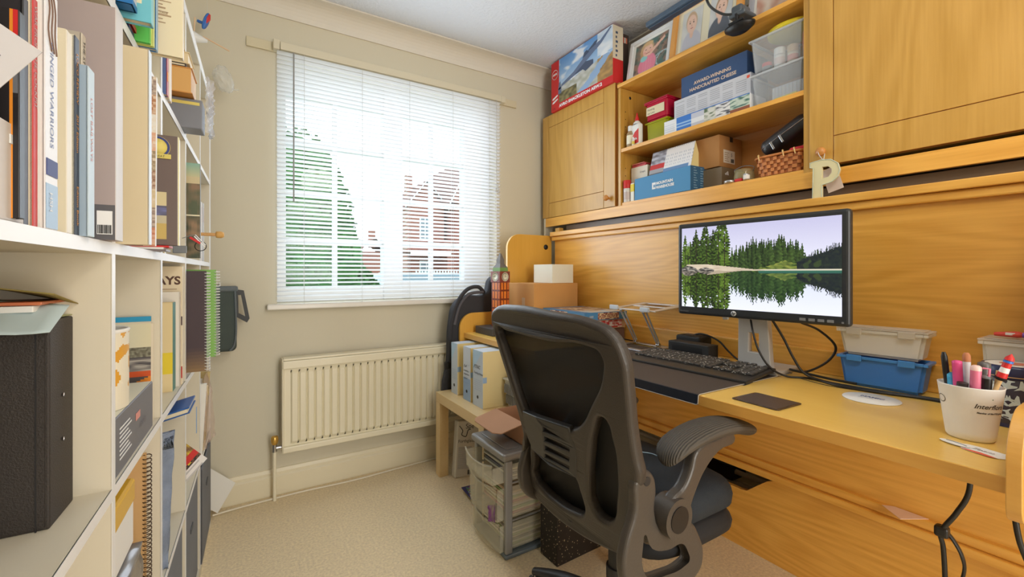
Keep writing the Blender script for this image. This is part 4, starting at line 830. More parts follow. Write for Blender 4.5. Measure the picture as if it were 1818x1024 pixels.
# clip lamp
t = thing('clip_lamp', 'black clip-on lamp clamped to the top board, its bar head reaching left', 'lamp', (1.69, 1.0, 2.06))
lampm = mat('lamp_grey', (84,92,100), .3)
w = MB(); w.box(-.036, .05, -.035, .035, .012, .03, lampm, .008, seg=3); w.box(-.038, .03, -.022, .022, .02, .055, lampm, .009, seg=3); w.build('upper_jaw', t)
w = MB(); w.lathe([(0,-.040),(.03,-.038),(.05,-.022),(.052,-.014),(0,-.012)], (-.012, 0, -.008), dblack, 28, sx=.75, sy=1.15); w.build('lower_jaw', t); MB().tube([(-.034,-.03,-.01),(-.034,.03,-.01)], .006, dblack, 10).tube([(-.03,0,-.02),(-.03,0,.02)], .008, dblack, 10).build('hinge', t)
MB().tube([(-.030, .012, .026), (-.05, .05, .040), (-.085, .085, .085), (-.12, .08, .15), (-.15, .03, .165), (-.155, -.01, .12), (-.15, -.02, .098)], .005, mat('gooseneck', (70,72,74), .35, metal=.5), 10, 8).build('gooseneck', t)
w = MB(); M_ = Matrix.Translation((-.150, .13, .095))@Matrix.Rotation(R(-1), 4, 'X'); w.box(-.026, .026, -.19, .20, -.012, .012, mat('lamp_blue_grey', (72,92,114), .35), .005, M=M_); w.box(-.014, .014, -.17, .195, -.018, -.010, mat('lamp_diffuser', (60,76,96), .3), .003, M=M_); w.build('lamp_head', t)
# upper compartment
frost = clear('frosted_plastic', (240,244,248), .2, .25); froste = clear('frosted_rim', (232,236,240), .45, .3)
def tub(name, label, x, y0, y1, z0, z1, dp, m, lid=None, rim=None, group=None, k=.9, rz=0, cat='box', clips=None):
    t = thing(name, label, cat, (x, (y0+y1)/2, z0), R(rz), group); L_ = y1-y0; h = z1-z0; hw = L_/2; th = .0016
    w = MB()
    def ring(z, s): return [(dp/2-dp/2*s, -hw*s, z), (dp/2+dp/2*s, -hw*s, z), (dp/2+dp/2*s, hw*s, z), (dp/2-dp/2*s, hw*s, z)]
    b = bmesh.new(); lo = [b.verts.new(p) for p in ring(0, k)]; hi = [b.verts.new(p) for p in ring(h, 1)]
    b.faces.new(lo[::-1]); 
    for i in range(4): b.faces.new([lo[i], lo[(i+1)%4], hi[(i+1)%4], hi[i]])
    bmesh.ops.bevel(b, geom=[e for e in b.edges if not e.is_boundary], offset=.008, segments=3, affect='EDGES')
    bmesh.ops.solidify(b, geom=list(b.faces), thickness=th); w.bm(b, m)
    w.build('body', t)
    r_ = MB(); e = .005; rm = rim or m
    for a in ((-e, dp+e, -hw-e, -hw+e), (-e, dp+e, hw-e, hw+e), (-e, e, -hw+e, hw-e), (dp-e, dp+e, -hw+e, hw-e)): r_.box(a[0], a[1], a[2], a[3], h-.006, h+.002, rm, .0015)
    r_.build('rim', t)
    if lid: MB().box(-.006, dp+.006, -hw-.006, hw+.006, h+.0025, h+.0075, lid, .002).box(.004, dp-.004, -hw+.004, hw-.004, h+.0076, h+.010, lid, .001).build('lid', t)
    if clips:
        for s_ in (-.6, .6): MB().box(-.011, -.0055, hw*s_-.018, hw*s_+.018, h-.012, h+.006, clips, .002).build('clip', t)
    return t
tub('storage_tub', 'lower of two frosted plastic tubs on the upper shelf, holding pens and a yellow highlighter', 1.735, .792, .988, 1.7185, 1.845, .19, frost, rim=froste, clips=None)
w = MB(); w.box(1.78, 1.90, .81, .93, 1.725, 1.79, clear('white_basket', (236,240,246), .7), .004)
for i in range(9): w.box(1.777, 1.78, .815+i*.013, .820+i*.013, 1.74, 1.785, mat('pale_grey_slot', (196,204,214), .5))
tag(w.build('small_basket'), 'small white slotted basket inside the lower frosted tub', 'basket')
tag(MB().tube([(1.765,.83,1.736),(1.762,.91,1.731)], .0075, mat('highlighter_yellow', (232,226,60), .4), 12).tube([(1.762,.91,1.731),(1.7615,.925,1.730)], .005, mat('highlighter_yellow', (0,0,0)), 10).build('highlighter_pen'), 'yellow highlighter lying in the lower frosted tub', 'pen')
tag(MB().tube([(1.77,.93,1.731),(1.765,.975,1.731)], .008, mat('lime_cap', (206,220,120), .4), 12).build('glue_stick'), 'pale lime glue stick lying in the lower frosted tub', 'glue stick')
tub('storage_tub', 'upper of two frosted plastic tubs on the upper shelf, holding paint pots', 1.735, .792, .990, 1.850, 1.985, .19, frost, rim=froste)
def pot(name, label, x, y, z, r, h, bodym, capm, lab=None, cat='bottle', ch=.3, neck=.8):
    t = thing(name, label, cat, (x, y, z)); hb = h*(1-ch)
    MB().lathe([(0,0),(r*.95,0),(r,.002),(r,hb*.82),(r*neck,hb),(0,hb)], (0,0,0), bodym, 24).build('body', t)
    rc = r*neck*1.05; MB().lathe([(rc*.98,hb*.985),(rc,hb+.001),(rc,h-.002),(rc*.92,h),(0,h)], (0,0,0), capm, 24).build('cap', t)
    if lab: MB().lathe([(r*1.01,hb*.18),(r*1.01,hb*.72)], (0,0,0), lab, 24).build('label', t)
    return t
pot('paint_pot', 'white capped pot standing in the upper frosted tub, left of the two pots', 1.77, .895, 1.857, .019, .072, wplastic, wplastic, mat('label_pink_text', (226,206,200), .5), ch=.35, neck=.98)
pot('paint_pot', 'cream capped pot with a pink label in the upper frosted tub', 1.775, .850, 1.857, .018, .066, mat('pot_cream', (232,222,200), .4), mat('pot_tan', (214,186,150), .5), mat('label_pink', (226,150,140), .5), ch=.4, neck=.98)
pot('paint_pot', 'grey pot with a red lid at the left of the upper frosted tub', 1.775, .945, 1.857, .017, .036, grey, mat('toy_red', (0,0,0)), ch=.4, neck=1)
tag(MB().tube([(1.78,.80,1.86),(1.775,.798,1.92),(1.77,.803,1.955)], [.014,.018,.010], mat('orange_red_pot', (196,90,66), .4), 16, 4).build('red_bottle'), 'orange red bottle at the right end of the upper frosted tub', 'bottle')
tag(MB().lathe([(.0,.002),(.085,.0),(.092,.004),(.094,.018),(.088,.020),(.085,.010),(0,.009)], (1.83, .868, 1.9895), mat('yellow_lid', (226,206,50), .35), 40).build('yellow_lid'), 'round yellow plastic lid lying on top of the frosted tubs', 'lid')
bx('cheese_box', 'dark blue cardboard box with cream AWARD-WINNING lettering on the upper shelf', 'box', 1.80, 1.040, 1.362, 1.7185, 1.995, .16, mat('navy_card', (58,88,134), .6), extra=lambda w, L_, h, dp: (w.text('AWARD-WINNING', .021, F(L_*.50, h*.80), DX, UZ, mat('cream_print', (226,206,190), .6), align='CENTER', bold=.0006), w.text('HANDCRAFTED CHEESE', .021, F(L_*.50, h*.705), DX, UZ, mat('cream_print', (0,0,0)), align='CENTER', bold=.0006)))
def textbox_x(w, L_, h, dp):
    for c in range(6):
        for r_ in range(9):
            if (c*5+r_*3)%7: w.box(-.0008, 0, -L_*(.03+.16*c)-.045, -L_*(.03+.16*c), h*(.10+.09*r_), h*(.10+.09*r_)+.0032, mat('print_grey', (176,178,186), .6))
    w.box(-.0009, 0, -L_+.004, -L_+.016, h-.022, h-.010, mat('orange_red', (232,96,70), .5))
bx('grey_print_box', 'white box covered with small grey text, in front of the dark blue box', 'box', 1.765, 1.005, 1.375, 1.787, 1.882, .033, cov_((206,208,216)), extra=textbox_x)
def kit(a, b):
    if a < .165: return (232,234,238) if not (int(b*14)%2 and a < .14 and .2 < b < .8) else (206,212,222)
    if b > .93: return (60,120,200)
    if a < .36: return (56,120,206) if not (.3 < b < .7 and int(b*30)%2) else (150,190,230)
    n = ns(a*16, b*9)
    if a < .51: return (226,228,232) if .3 < b < .6 else (196,200,214)
    if a < .65: return mix((214,214,206), (90,110,80), n*2)
    if a < .80: return mix((226,226,226), (70,74,84), n*2.2)
    return mix((196,210,196), (70,110,100), n*2.4) if b > .3 else (150,90,66)
bx('model_kit_box', 'long flat kit box with a blue strip and small photographs, upper shelf front', 'box', 1.735, .992, 1.408, 1.7185, 1.786, .12, cov_((232,234,238)), kit, nx=90, ny=20)
pk = clear('pink_tub', (216,30,70), .6, .25); gn = clear('lime_tub', (200,200,20), .5, .25)
tub('stacking_tub', 'lime green translucent tub under the pink one on the upper shelf', 1.765, 1.415, 1.545, 1.7185, 1.822, .13, gn, k=.96, rim=gn)
t = tub('stacking_tub', 'pink translucent tub with a paper label, stacked on the lime green one', 1.765, 1.415, 1.548, 1.829, 1.922, .13, pk, lid=pk, k=.96, rim=pk)
MB().box(-.003, -.001, -.055+.005, .060, .03, .072, cov_((226,214,180)), .0008).text('Painting', .014, (-.0032, .052, .053), DX, UZ, ink).text('set Lino', .014, (-.0032, .052, .036), DX, UZ, ink).build('label', t)
t = thing('glue_bottle', 'white glue bottle with a red cap and red label on the upper shelf', 'bottle', (1.748, 1.590, 1.7185), R(-4))
MB().box(-.016, .016, -.030, .030, 0, .115, wplastic, .011, seg=4, smooth=True).build('body', t)
MB().lathe([(.021,.112),(.016,.124),(.010,.128),(.010,.134)], (0,0,0), wplastic, 20).build('shoulder', t); MB().lathe([(.0115,.130),(.011,.140),(.004,.160),(.003,.172),(0,.173)], (0,0,0), mat('toy_red', (0,0,0)), 20).build('nozzle', t)
w = MB(); w.shape([[(-.027,.012),(.027,.012),(.027,.085),(.0,.070),(-.027,.035)]], .0008, 0, lambda x, y, z: (-.0166+z, x*-1, y), red, False).text('PVA', .016, (-.0175, .012, .03), DX, UZ, inkw, bold=.001).build('label', t)
amber = clear('clear_amber', (206,180,140), .6, .1)
pot('small_bottle', 'small clear bottle with a white cap at the left end of the upper shelf', 1.738, 1.625, 1.7185, .020, .112, amber, wplastic, mat('label_cream', (236,230,206), .5), ch=.24, neck=.62)
pot('dropper_bottle', 'tiny dropper bottle with a yellow label in front of the glue bottle', 1.722, 1.592, 1.7185, .007, .045, wplastic, wplastic, mat('label_yellow', (226,206,90), .5), ch=.3, neck=.5)
# lower compartment
Z0 = 1.4345
pot('spray_can', 'small red and white spray can at the left end of the lower shelf', 1.735, 1.645, Z0, .019, .115, mat('can_white', (226,220,214), .35), red, mat('can_label', (206,190,186), .4), ch=.36, neck=1.0)
tag(MB().box(-.008,.008,-.012,.012,0,.095, mat('tube_white', (232,228,214), .4), .003).box(-.0085,.0085,-.0125,.0125,.05,.09, mat('label_yellow2', (232,206,40), .5), .002).build('glue_tube', None, (1.738, 1.607, Z0)), 'yellow and white tube between the spray can and the blue shoe box', 'tube')
t = bx('cream_carton', 'cream carton behind the spray can on the lower shelf', 'box', 1.775, 1.545, 1.655, Z0, 1.620, .09, cov_((226,216,196)), extra=lambda w, L_, h, dp: (w.box(-.0008, 0, -.055, -.03, .02, .12, cov_((130,130,140))), w.text('Graph', .014, F(.06, h-.035), DX, UZ, mat('text_grey', (0,0,0)))))
tag(MB().box(0,.09,-.09,0,0,.006, cov_((206,90,90)), .002).box(.005,.088,-.088,.004,.007,.014, cov_((196,70,80)), .002).box(.0,.085,-.082,0,.0145,.020, cov_((214,120,110)), .002).build('red_cloths', None, (1.778, 1.652, 1.6205)), 'folded pinkish red cloths lying on the cream carton', 'cloth')
def mw(w, L_, h, dp):
    w.text('MOUNTAIN', .018, F(L_*.42, h*.52), DX, UZ, inkw, bold=.0009, sx=1.05); w.text('WAREHOUSE', .018, F(L_*.42, h*.34), DX, UZ, inkw, bold=.0009, sx=1.0)
    w.box(-.0012, 0, -L_*.41, -L_*.345, h*.35, h*.64, inkw); w.box(-.0016, -.001, -L_*.408, -L_*.395, h*.42, h*.54, mat('shoe_blue', (66,138,186), .55)); w.box(-.0016, -.001, -L_*.388, -L_*.372, h*.42, h*.54, mat('shoe_blue', (0,0,0)))
    w.box(-.0006, dp, -L_-.0008, -L_, 0, h, cov_((52,96,130)))
    for k in range(9):
        for c in range(3): w.box(.02+.045*c, .045+.045*c-.006*(k%3), -L_-.0014, -L_, .012+k*.011, .015+k*.011, cov_((150,180,196)))
bx('shoe_box', 'bright blue shoe box with white lettering at the front of the lower shelf', 'box', 1.728, 1.245, 1.588, Z0, 1.545, .15, mat('shoe_blue', (66,138,186), .55), extra=mw, rz=-3)
t = thing('desk_calendar', 'tent-shaped desk calendar with a train photograph standing on the blue shoe box', 'calendar', (1.752, 1.520, 1.546), R(-2))
def calf(a, b):
    if a < .36: return mix((196,200,214), (110,110,120), .4+ns(a*9, b*9)) if b > .45 else ((206,60,60) if b > .25 else (170,170,176)) if b > .1 else (110,106,110)
    if b < .2 and a < .95: return (110,150,196)
    return (236,236,238) if not (int(b*22)%3 == 0 and int(a*40)%2 and .3 < b < .8) else (196,200,210)
w = MB(); w.paint((0,0,0), (0,-.25,0), (.035,0,.125), 50, 30, calf)
w.add([(.001,0,0),(.001,-.25,0),(.036,-.25,.125),(.036,0,.125),(.085,-.25,0),(.085,0,0)], [[0,1,2,3],[3,2,4,5]], mat('calendar_cream', (232,214,150), .7)); w.add([(.001,-.2505,0),(.036,-.2505,.125),(.085,-.2505,0)], [[0,1,2]], mat('calendar_cream', (0,0,0))); w.build('pages', t)
q = MB()
for i in range(24): q.tube([(.036+math.cos(a)*.004, -.008-i*.0102, .124+math.sin(a)*.005) for a in [k*6.283/6 for k in range(7)]], .0007, black, 4)
q.build('wire_binding', t)
bwn = mat('kraft_box', (176,126,72), .8, var=.04)
def sb(w, L_, h, dp):
    w.box(.03, .115, -L_-.0010, -L_, .02, .078, cov_((226,214,196)))
    w.text('5', .022, (.085, -L_-.0016, .052), (1,0,0), UZ, ink); [w.box(.085+.003*k, .0865+.003*k, -L_-.0016, -L_, .025, .042, ink) for k in range(8)]
    [w.box(.038, .07-.006*(k%2), -L_-.0015, -L_, .028+.009*k, .031+.009*k, mat('text_brown', (0,0,0))) for k in range(5)]
t = bx('shoe_box', 'brown cardboard shoe box with a white size label, on the dark shoe box', 'box', 1.800, 1.165, 1.42, 1.536, 1.676, .172, bwn, extra=sb, rz=0)
MB().box(.078,.10,-.257,-.2545,.118,.1405, dblack, .001).build('finger_hole', t)
def ad(w, L_, h, dp):
    for k in range(3): w.poly([(.025+.009*k+0, -L_-.0012, .062), (.031+.009*k, -L_-.0012, .062), (.026+.009*k-.006*(k<0), -L_-.0012, .070+.005*k), (.020+.009*k, -L_-.0012, .067+.005*k)], inkw)
bx('shoe_box', 'dark grey-brown shoe box with a white three-bar emblem under the brown one', 'box', 1.795, 1.150, 1.42, Z0, 1.530, .178, cov_((120,104,80)), extra=ad, rz=0)
jg = clear('jar_glass', (206,196,150), .35, .05)
t = thing('glass_jar', 'round clear glass jar between the dark shoe box and the wicker basket', 'jar', (1.775, 1.038, Z0))
MB().lathe([(0,0),(.034,0),(.038,.006),(.039,.03),(.036,.042),(.037,.05),(.034,.055)], (0,0,0), jg, 32).build('body', t); MB().tube([(0,.036,.046),(0,.040,.062),(0,0,.072),(0,-.040,.062),(0,-.036,.046)], .0015, grey, 6, 5).build('wire_handle', t)
tag(MB().lathe([(0,0),(.022,0),(.022,.010),(0,.011)], (0,0,0), alum, 24).build('small_tin', None, (1.722, 1.068, Z0)), 'flat silver tin at the front of the glass jar', 'tin')
tag(MB().lathe([(0,0),(.012,0),(.012,.024),(.010,.026),(0,.026)], (0,0,0), alum, 20).lathe([(.0122,.004),(.0122,.02)], (0,0,0), paper, 20).build('small_tin', None, (1.722, .998, Z0)), 'small silver pot right of the glass jar', 'tin')
tag(MB().box(-.012,.012,-.015,.015,0,.012, red, .003).build('red_eraser', None, (1.727, 1.030, Z0)), 'small red block in front of the glass jar', 'block')
# wicker basket
wk = mat('wicker', (206,132,72), .6, bump=.3, bscale=150, var=.12, vscale=40); wk2 = mat('wicker_dark', (176,104,54), .6)
t = thing('wicker_basket', 'woven wicker basket full of things at the right end of the lower shelf', 'basket', (1.80, .886, Z0))
w = MB(); rows_ = 5; hx_, hy_ = .068, .088
for r_ in range(rows_):
    z = .006+r_*.0135; k = .90+.10*r_/(rows_-1)
    for i in range(44):
        a0, a1 = i/44*6.283, (i+1)/44*6.283
        def pt(a, o): 
            c, s_ = math.cos(a), math.sin(a); m_ = (abs(c)**5+abs(s_)**5)**(-.2); return Vector((c*m_*(hx_*k+o), s_*m_*(hy_*k+o), 0))
        o = .003 if (i+r_)%2 else -.001; p, q_ = pt(a0, o), pt(a1, o)
        w.add([p+Vector((0,0,z)), q_+Vector((0,0,z)), q_*1.0+Vector((0,0,z+.0125)), p+Vector((0,0,z+.0125)), p*.96+Vector((0,0,z)), q_*.96+Vector((0,0,z)), q_*.96+Vector((0,0,z+.0125)), p*.96+Vector((0,0,z+.0125))], [[0,1,2,3],[3,2,6,7],[0,4,5,1],[0,3,7,4],[1,5,6,2],[4,7,6,5]], wk if (i+r_)%2 else wk2)
w.box(-.06, .06, -.078, .078, .001, .004, wk); w.build('woven_sides', t)
w = MB(); P_ = [Vector((math.cos(a)*(abs(math.cos(a))**5+abs(math.sin(a))**5)**(-.2)*.072, math.sin(a)*(abs(math.cos(a))**5+abs(math.sin(a))**5)**(-.2)*.092, .079)) for a in [i/40*6.283 for i in range(41)]]
w.tube(P_, .006, wk, 8, flat=.8); w.build('rim', t)
w = MB()
for y in (.06, -.03, -.07): w.tube([(-.078, y, .065), (-.081, y+.004, .085), (-.068, y+.008, .089), (-.064, y+.008, .070)], .0022, mat('cane_tie', (232,196,130), .6), 6, 3)
w.build('cane_ties', t)
t = thing('leather_case', 'black glossy zipped case lying tilted in the wicker basket', 'case', (1.83, .868, 1.600), rot=(R(-27), 0, 0))
lth = mat('black_leather', (44,44,48), .3, bump=.2, bscale=200)
MB().box(-.07, .07, -.082, .112, -.032, .034, lth, .028, seg=4, smooth=True).build('body', t); MB().tube([(-.0675,.100,.001),(-.0705,0,.001),(-.0695,-.07,.001)], .0022, chrome, 6).build('zip', t)
MB().box(-.075,-.071,.02,.028,-.030,.004, chrome, .001).build('zip_puller', t); MB().box(-.075,-.071,.058,.066,-.032,.002, chrome, .001).build('zip_puller', t)
tag(MB().box(-.03,.03,-.03,.03,0,.02, mat('red_fabric', (206,50,60), .9), .009, seg=3, smooth=True).build('red_cloth', None, (1.775, .822, 1.512)), 'red cloth showing at the rim of the wicker basket', 'cloth')
# letter P on the right knob
t = thing('letter_ornament', 'cream wooden letter P hanging by a string from the right cupboard knob', 'ornament', (1.658, .705, 1.30))
lm = mat('letter_cream', (226,216,170), .5); le = mat('letter_edge', (206,222,206), .4)
outer = [(.055,0),(.012,0),(.012,.014),(.020,.014),(.022,.120),(.010,.122),(.010,.140),(-.015,.143),(-.045,.138),(-.064,.118),(-.066,.096),(-.055,.075),(-.035,.064),(-.012,.062),(-.012,.016),(-.004,.014),(-.004,0)]
outer = [(-x, y) for x, y in [(.030,0),(.030,.013),(.024,.015),(.022,.118),(.032,.122),(.032,.138),(.0,.142),(-.030,.138),(-.050,.122),(-.056,.100),(-.050,.078),(-.034,.064),(-.004,.058),(-.004,.015),(-.012,.013),(-.012,0)]]
hole = [(-x, y) for x, y in [(-.004,.080),(-.022,.082),(-.032,.094),(-.032,.106),(-.022,.117),(-.004,.118)]]
MB().shape([outer, hole], .010, .0012, lambda x, y, z: (z, -x, y), lm, False).build('letter', t)
MB().tube([(-.006, -x, y) for x, y in outer+outer[:1]], .0012, le, 5).build('edge_trim', t)
MB().tube([(.0,-.006,.14),(.018,-.002,.165),(.024,.006,.186),(.022,.016,.186),(.006,.010,.165),(0,-.006,.14)], .0012, cordm, 5, 4).build('string', t)
tag(MB().box(-.0006,.0006,-.028,.018,-.05,.03, mat('tag_pink', (222,206,196), .7)).build('gift_tag', None, (1.682, .690, 1.385), (R(-16),0,0)), 'pale pinkish paper tag hanging behind the letter P', 'tag')
# ================================================================ THINGS ON THE DESK
E_ = .0006
t = thing('monitor', 'black widescreen monitor on a silver stand showing a forest lake', 'monitor', (1.376, .783, .745), R(4.5))
HY = .259; mz0, mz1 = .917-.745, 1.240-.745
bez = mat('bezel_black', (44,47,50), .38)
random.seed(3)
def spires(x0, x1, n, base, h0, h1, wd):
    out = []
    for i in range(n):
        x = x0+(x1-x0)*(i+.5)/n+random.uniform(-.3,.3)*(x1-x0)/n; out.append((x, base(x)+random.uniform(h0, h1), wd*random.uniform(.7,1.3), random.random()))
    return out
T_L = spires(.02, .33, 15, lambda x: .80+.10*min(1, abs(x-.07)*9), -.02, .16, .034)
T_M = spires(.31, .82, 44, lambda x: .60+.20*max(0, 1-((x-.60)/.27)**2), -.03, .07, .020)
T_R = spires(.76, 1.02, 30, lambda x: .58+.155*max(0, (x-.78)/.22), -.02, .03, .014)
def hit(T, x, q):
    best = None
    for (tx, tz, tw, s_) in T:
        d = tz-q
        if d < 0: continue
        hw = tw*(.10+min(1, d/.24)*.9)*(.62+.38*abs(math.sin(d*95+s_*9))); 
        if abs(x-tx) < hw: best = (s_, (x-tx)/hw, d) if best is None or s_ > best[0] else best
    return best
def lake(a, b):
    wl = .455; refl = b < wl; q = 2*wl-b if refl else b; x = a+(.0035*math.sin(b*130) if refl else 0)
    sky = mix((222,222,236), (188,186,216), (q-.5)*2) if not refl else mix((206,212,234), (232,234,244), (q-.5)*2)
    if not refl:
        rk = .052*abs(math.sin(x*21+.4))*(1-min(1, x/.25)**3)+.008*ns(x*60, 1)
        if x < .25 and b < wl+.012+rk: return mix((56,54,52), (160,154,144), .45+ns(x*45, b*60)*1.6)
        if b < .535-.20*max(0, x-.20) and .04 < x < .60: return mix((214,200,178), (184,166,144), ns(x*20, b*90)+.5)
        if b < wl+.013 and x > .5: return (206,198,176)
    else:
        if x < .25 and q < wl+.012+.052*abs(math.sin(x*21+.4))*(1-min(1, x/.25)**3): return mix((70,66,62), (150,140,126), .45+ns(x*45, b*60)*1.5)
        if .2 < x < .60 and q < .505-.20*max(0, x-.20): return (170,156,134)
        if x > .55 and b > wl-.03: return mix((60,110,90), (40,84,76), (wl-b)*33)
    if x < .375:
        h = hit(T_L, x, q)
        if h and not (q > .74 and ns(x*60, q*44, 2) > .45):
            if abs(h[1]) < .10: return (44,38,28)
            c = mix((16,28,14), (84,112,38), .22+.30*h[0]+ns(x*70, q*50)*.9); return mix(c, (118,150,50), .5) if (x < .07 or x > .27) and ns(x*30, q*20) > -.1 else c
        if x < .335 and q < .57+.05*ns(x*20, 0): return mix((60,90,30), (120,150,50), .5+ns(x*50, q*50))
        if x < .30: return sky
    h = hit(T_R, x, q)
    if x > .77 and (h or q < .56+.13*max(0, (x-.78)/.22)): 
        c = mix((18,26,38), (40,52,40), .35+(.35*h[0] if h else 0)+ns(x*60, q*40)*.6); return mix(c, (70,90,40), .5) if x < .90 and ns(x*20, q*14) > .15 else c
    h = hit(T_M, x, q)
    if h or q < .60:
        c = mix((20,34,20), (74,98,44), .25+(.4*h[0] if h else .1)+.25*(h[1] if h else 0)+ns(x*60, q*40)*.5)
        if q < .56-.55*abs(x-.70)+.03*ns(x*40, 3): c = mix(c, (150,156,70), .55+ns(x*30, q*40))
        return mix(c, (26,64,46), .22) if refl else c
    return sky
w = MB(); w.box(0, .030, -HY, HY, mz0, mz1, bez, .009, seg=3); w.box(.03, .05, -HY*.6, HY*.6, mz0+.06, mz1-.06, dblack, .012); w.build('housing', t)
w = MB(); w.paint((-.0012, HY-.018, mz0+.028), (0,-2*(HY-.018),0), (0,0,mz1-mz0-.045), 380, 200, lake, SCREEN); w.build('screen', t)
w = MB(); w.lathe([(0,0),(.0085,0),(.0085,.0006),(0,.0008)], (0,0,0), mat('logo_silver', (206,206,204), .35), 24, M=Matrix.Translation((-.0006, .055, mz0+.0145))@Matrix.Rotation(R(-90),4,'Y'))
w.text('hp', .0135, (-.0022, .055, mz0+.0115), DX, (0,-.15,1), bez, align='CENTER', bold=.0003, shear=.2); w.build('logo', t)
w = MB()
for k in range(4): w.box(-.0012, .002, -.145-.023*k-.008, -.145-.023*k+.008, mz0+.009, mz0+.017, grey, .0008)
w.box(-.0012, .002, -.245, -.240, mz0+.009, mz0+.014, grey); w.build('buttons', t)
MB().text('EliteDisplay', .007, (-.0012, HY-.012, mz0+.010), DX, UZ, grey).build('model_lettering', t)
stm = mat('stand_silver', (206,206,206), .35, metal=.25)
MB().shape([[(-.052,.0),(.054,.0),(.047,.165),(-.047,.165)], [(-.016,.048),(.018,.048),(.018,.112),(-.014,.112)]], .028, .003, lambda x, y, z: (.095+z-.004*y/.1, -x+.03, y+.008), stm, False).build('stand_neck', t)
MB().box(.045, .11, -.02, .07, .165, .20, stm, .006).build('stand_head', t)
MB().box(.055, .225, -.055, .105, .0-.0075, .006, stm, .004).build('stand_base', t)
MB().tube([(.05,.10,.168),(.05,.115,.166)], .008, wplastic, 12).build('cable_plug', t)
cab = mat('cable_black', (34,33,33), .4)
def cable(name, label, pts, r=.0032, m=cab, n=8, flat=1): return tag(MB().tube(pts, r, m, 8, n, flat=flat).build(name), label, 'cable', 'black cables around the desk')
cable('display_cable', 'black cable drooping in front of the monitor stand', [(1.425,.812,.914),(1.40,.79,.875),(1.395,.77,.822),(1.41,.745,.772),(1.45,.715,.7425),(1.49,.66,.7408),(1.46,.575,.7408),(1.47,.49,.7408),(1.50,.40,.7408),(1.50,.30,.7408),(1.45,.21,.7408)])
cable('display_cable', 'thicker grey-black cable curving down from the right half of the monitor', [(1.43,.745,.915),(1.455,.725,.86),(1.465,.70,.80),(1.475,.675,.757),(1.482,.63,.742),(1.475,.56,.7418),(1.487,.47,.7418),(1.512,.38,.7418),(1.51,.30,.7418)], .0038)
cable('power_cable', 'black cable looping behind the monitor towards the right tub', [(1.43,.66,.915),(1.53,.655,.885),(1.57,.628,.835),(1.565,.65,.785),(1.54,.70,.7475),(1.51,.73,.7535),(1.50,.62,.748),(1.505,.55,.7465)], .0036)
cable('power_cable', 'black cable rising behind the small power boxes left of the stand', [(1.56,1.15,.80),(1.56,1.09,.822),(1.565,1.02,.805),(1.56,.97,.768),(1.55,.92,.745),(1.56,.86,.756)], .0036)
cable('power_cable', 'thin black cable lying behind the laptop riser', [(1.595,1.70,.7415),(1.59,1.5,.742),(1.575,1.38,.7415),(1.585,1.25,.7415),(1.57,1.13,.7415)], .003)
cable('sensor_wire', 'thin dark wire lying across the desktop behind the white disc', [(1.48,.70,.7385),(1.45,.60,.7382),(1.47,.50,.7382),(1.50,.40,.7382),(1.49,.32,.7382)], .0009)
# desk mat
t = thing('desk_mat', 'dark brown desk mat folded over the front edge of the desk', 'mat', (0,0,0))
mm = mat('mat_brown', (70,60,54), .6, bump=.2, bscale=400, var=.08)
w = MB(); w.box(XD-.002, 1.53, .735, 1.50, ZD+E_, ZD+.0026, mm, .0006, M=Matrix.Translation((0,0,0))); w.build('sheet', t)
w = MB(); w.box(XD-.0045, XD-.0012, .737, 1.50, ZD-.026, ZD+.002, mat('mat_lip_navy', (40,44,54), .35), .0012); w.build('front_lip', t)
w = MB(); w.tube([(1.53,.735,ZD+.002),(XD,.735,ZD+.002),(XD-.004,.735,ZD-.002),(XD-.0045,.736,ZD-.022),(XD-.0045,.742,ZD-.026),(XD-.0045,1.5,ZD-.026)], .0011, mat('stitched_edge', (186,176,160), .5), 6); w.build('edge_binding', t)
# keyboard
t = thing('keyboard', 'dusty black full-size keyboard with transparent palm rest on the desk mat', 'keyboard', (1.345, .962, ZD+.003), rot=(0, R(-5), R(3)))
kb = mat('keyboard_black', (46,44,42), .4); kc = mat('key_cap', (66,62,58), .5, bump=.3, bscale=300)
MB().box(-.100, .085, -.228, .228, .006, .016, kb, .003).build('body', t)
MB().box(-.112, -.060, -.228, .228, .004, .0075, mat('palm_gloss', (60,58,56), .08), .0015).tube([(-.112,-.222,.006),(-.112,.222,.006)], .0012, chrome, 6).build('palm_rest', t)
w = MB()
for r_ in range(6):
    xk = .072-r_*.0198-(.004 if r_ else 0); 
    for c in range(21):
        if c in (15, 19) and r_ in (0,) : continue
        if r_ == 3 and c in (15,16,17): continue
        if r_ == 4 and c in (15,17): continue
        y = .218-c*.0208-(.004 if c > 14 else 0)-(.004 if c > 17 else 0)
        if r_ == 5 and 4 <= c <= 9:
            if c == 4: w.box(xk-.0085, xk+.0085, y-.0208*5-.009, y+.009, .016, .0225, kc, .0012, seg=1)
            continue
        w.box(xk-.0085, xk+.0085, y-.009, y+.009, .016, .0225, kc, .0016, seg=1)
w.build('keys', t)
w = MB()
for i in range(150): x, y = random.uniform(-.06,.08), random.uniform(-.21,.21); w.box(x-.0016, x+.0016, y-.0018, y+.0018, .0226, .0229, mat('key_legend', (206,200,190), .6))
w.build('key_legends', t)
MB().box(.05, .075, -.19, -.18, .0, .006, kb).box(.05, .075, .18, .19, .0, .006, kb).build('foot', t)
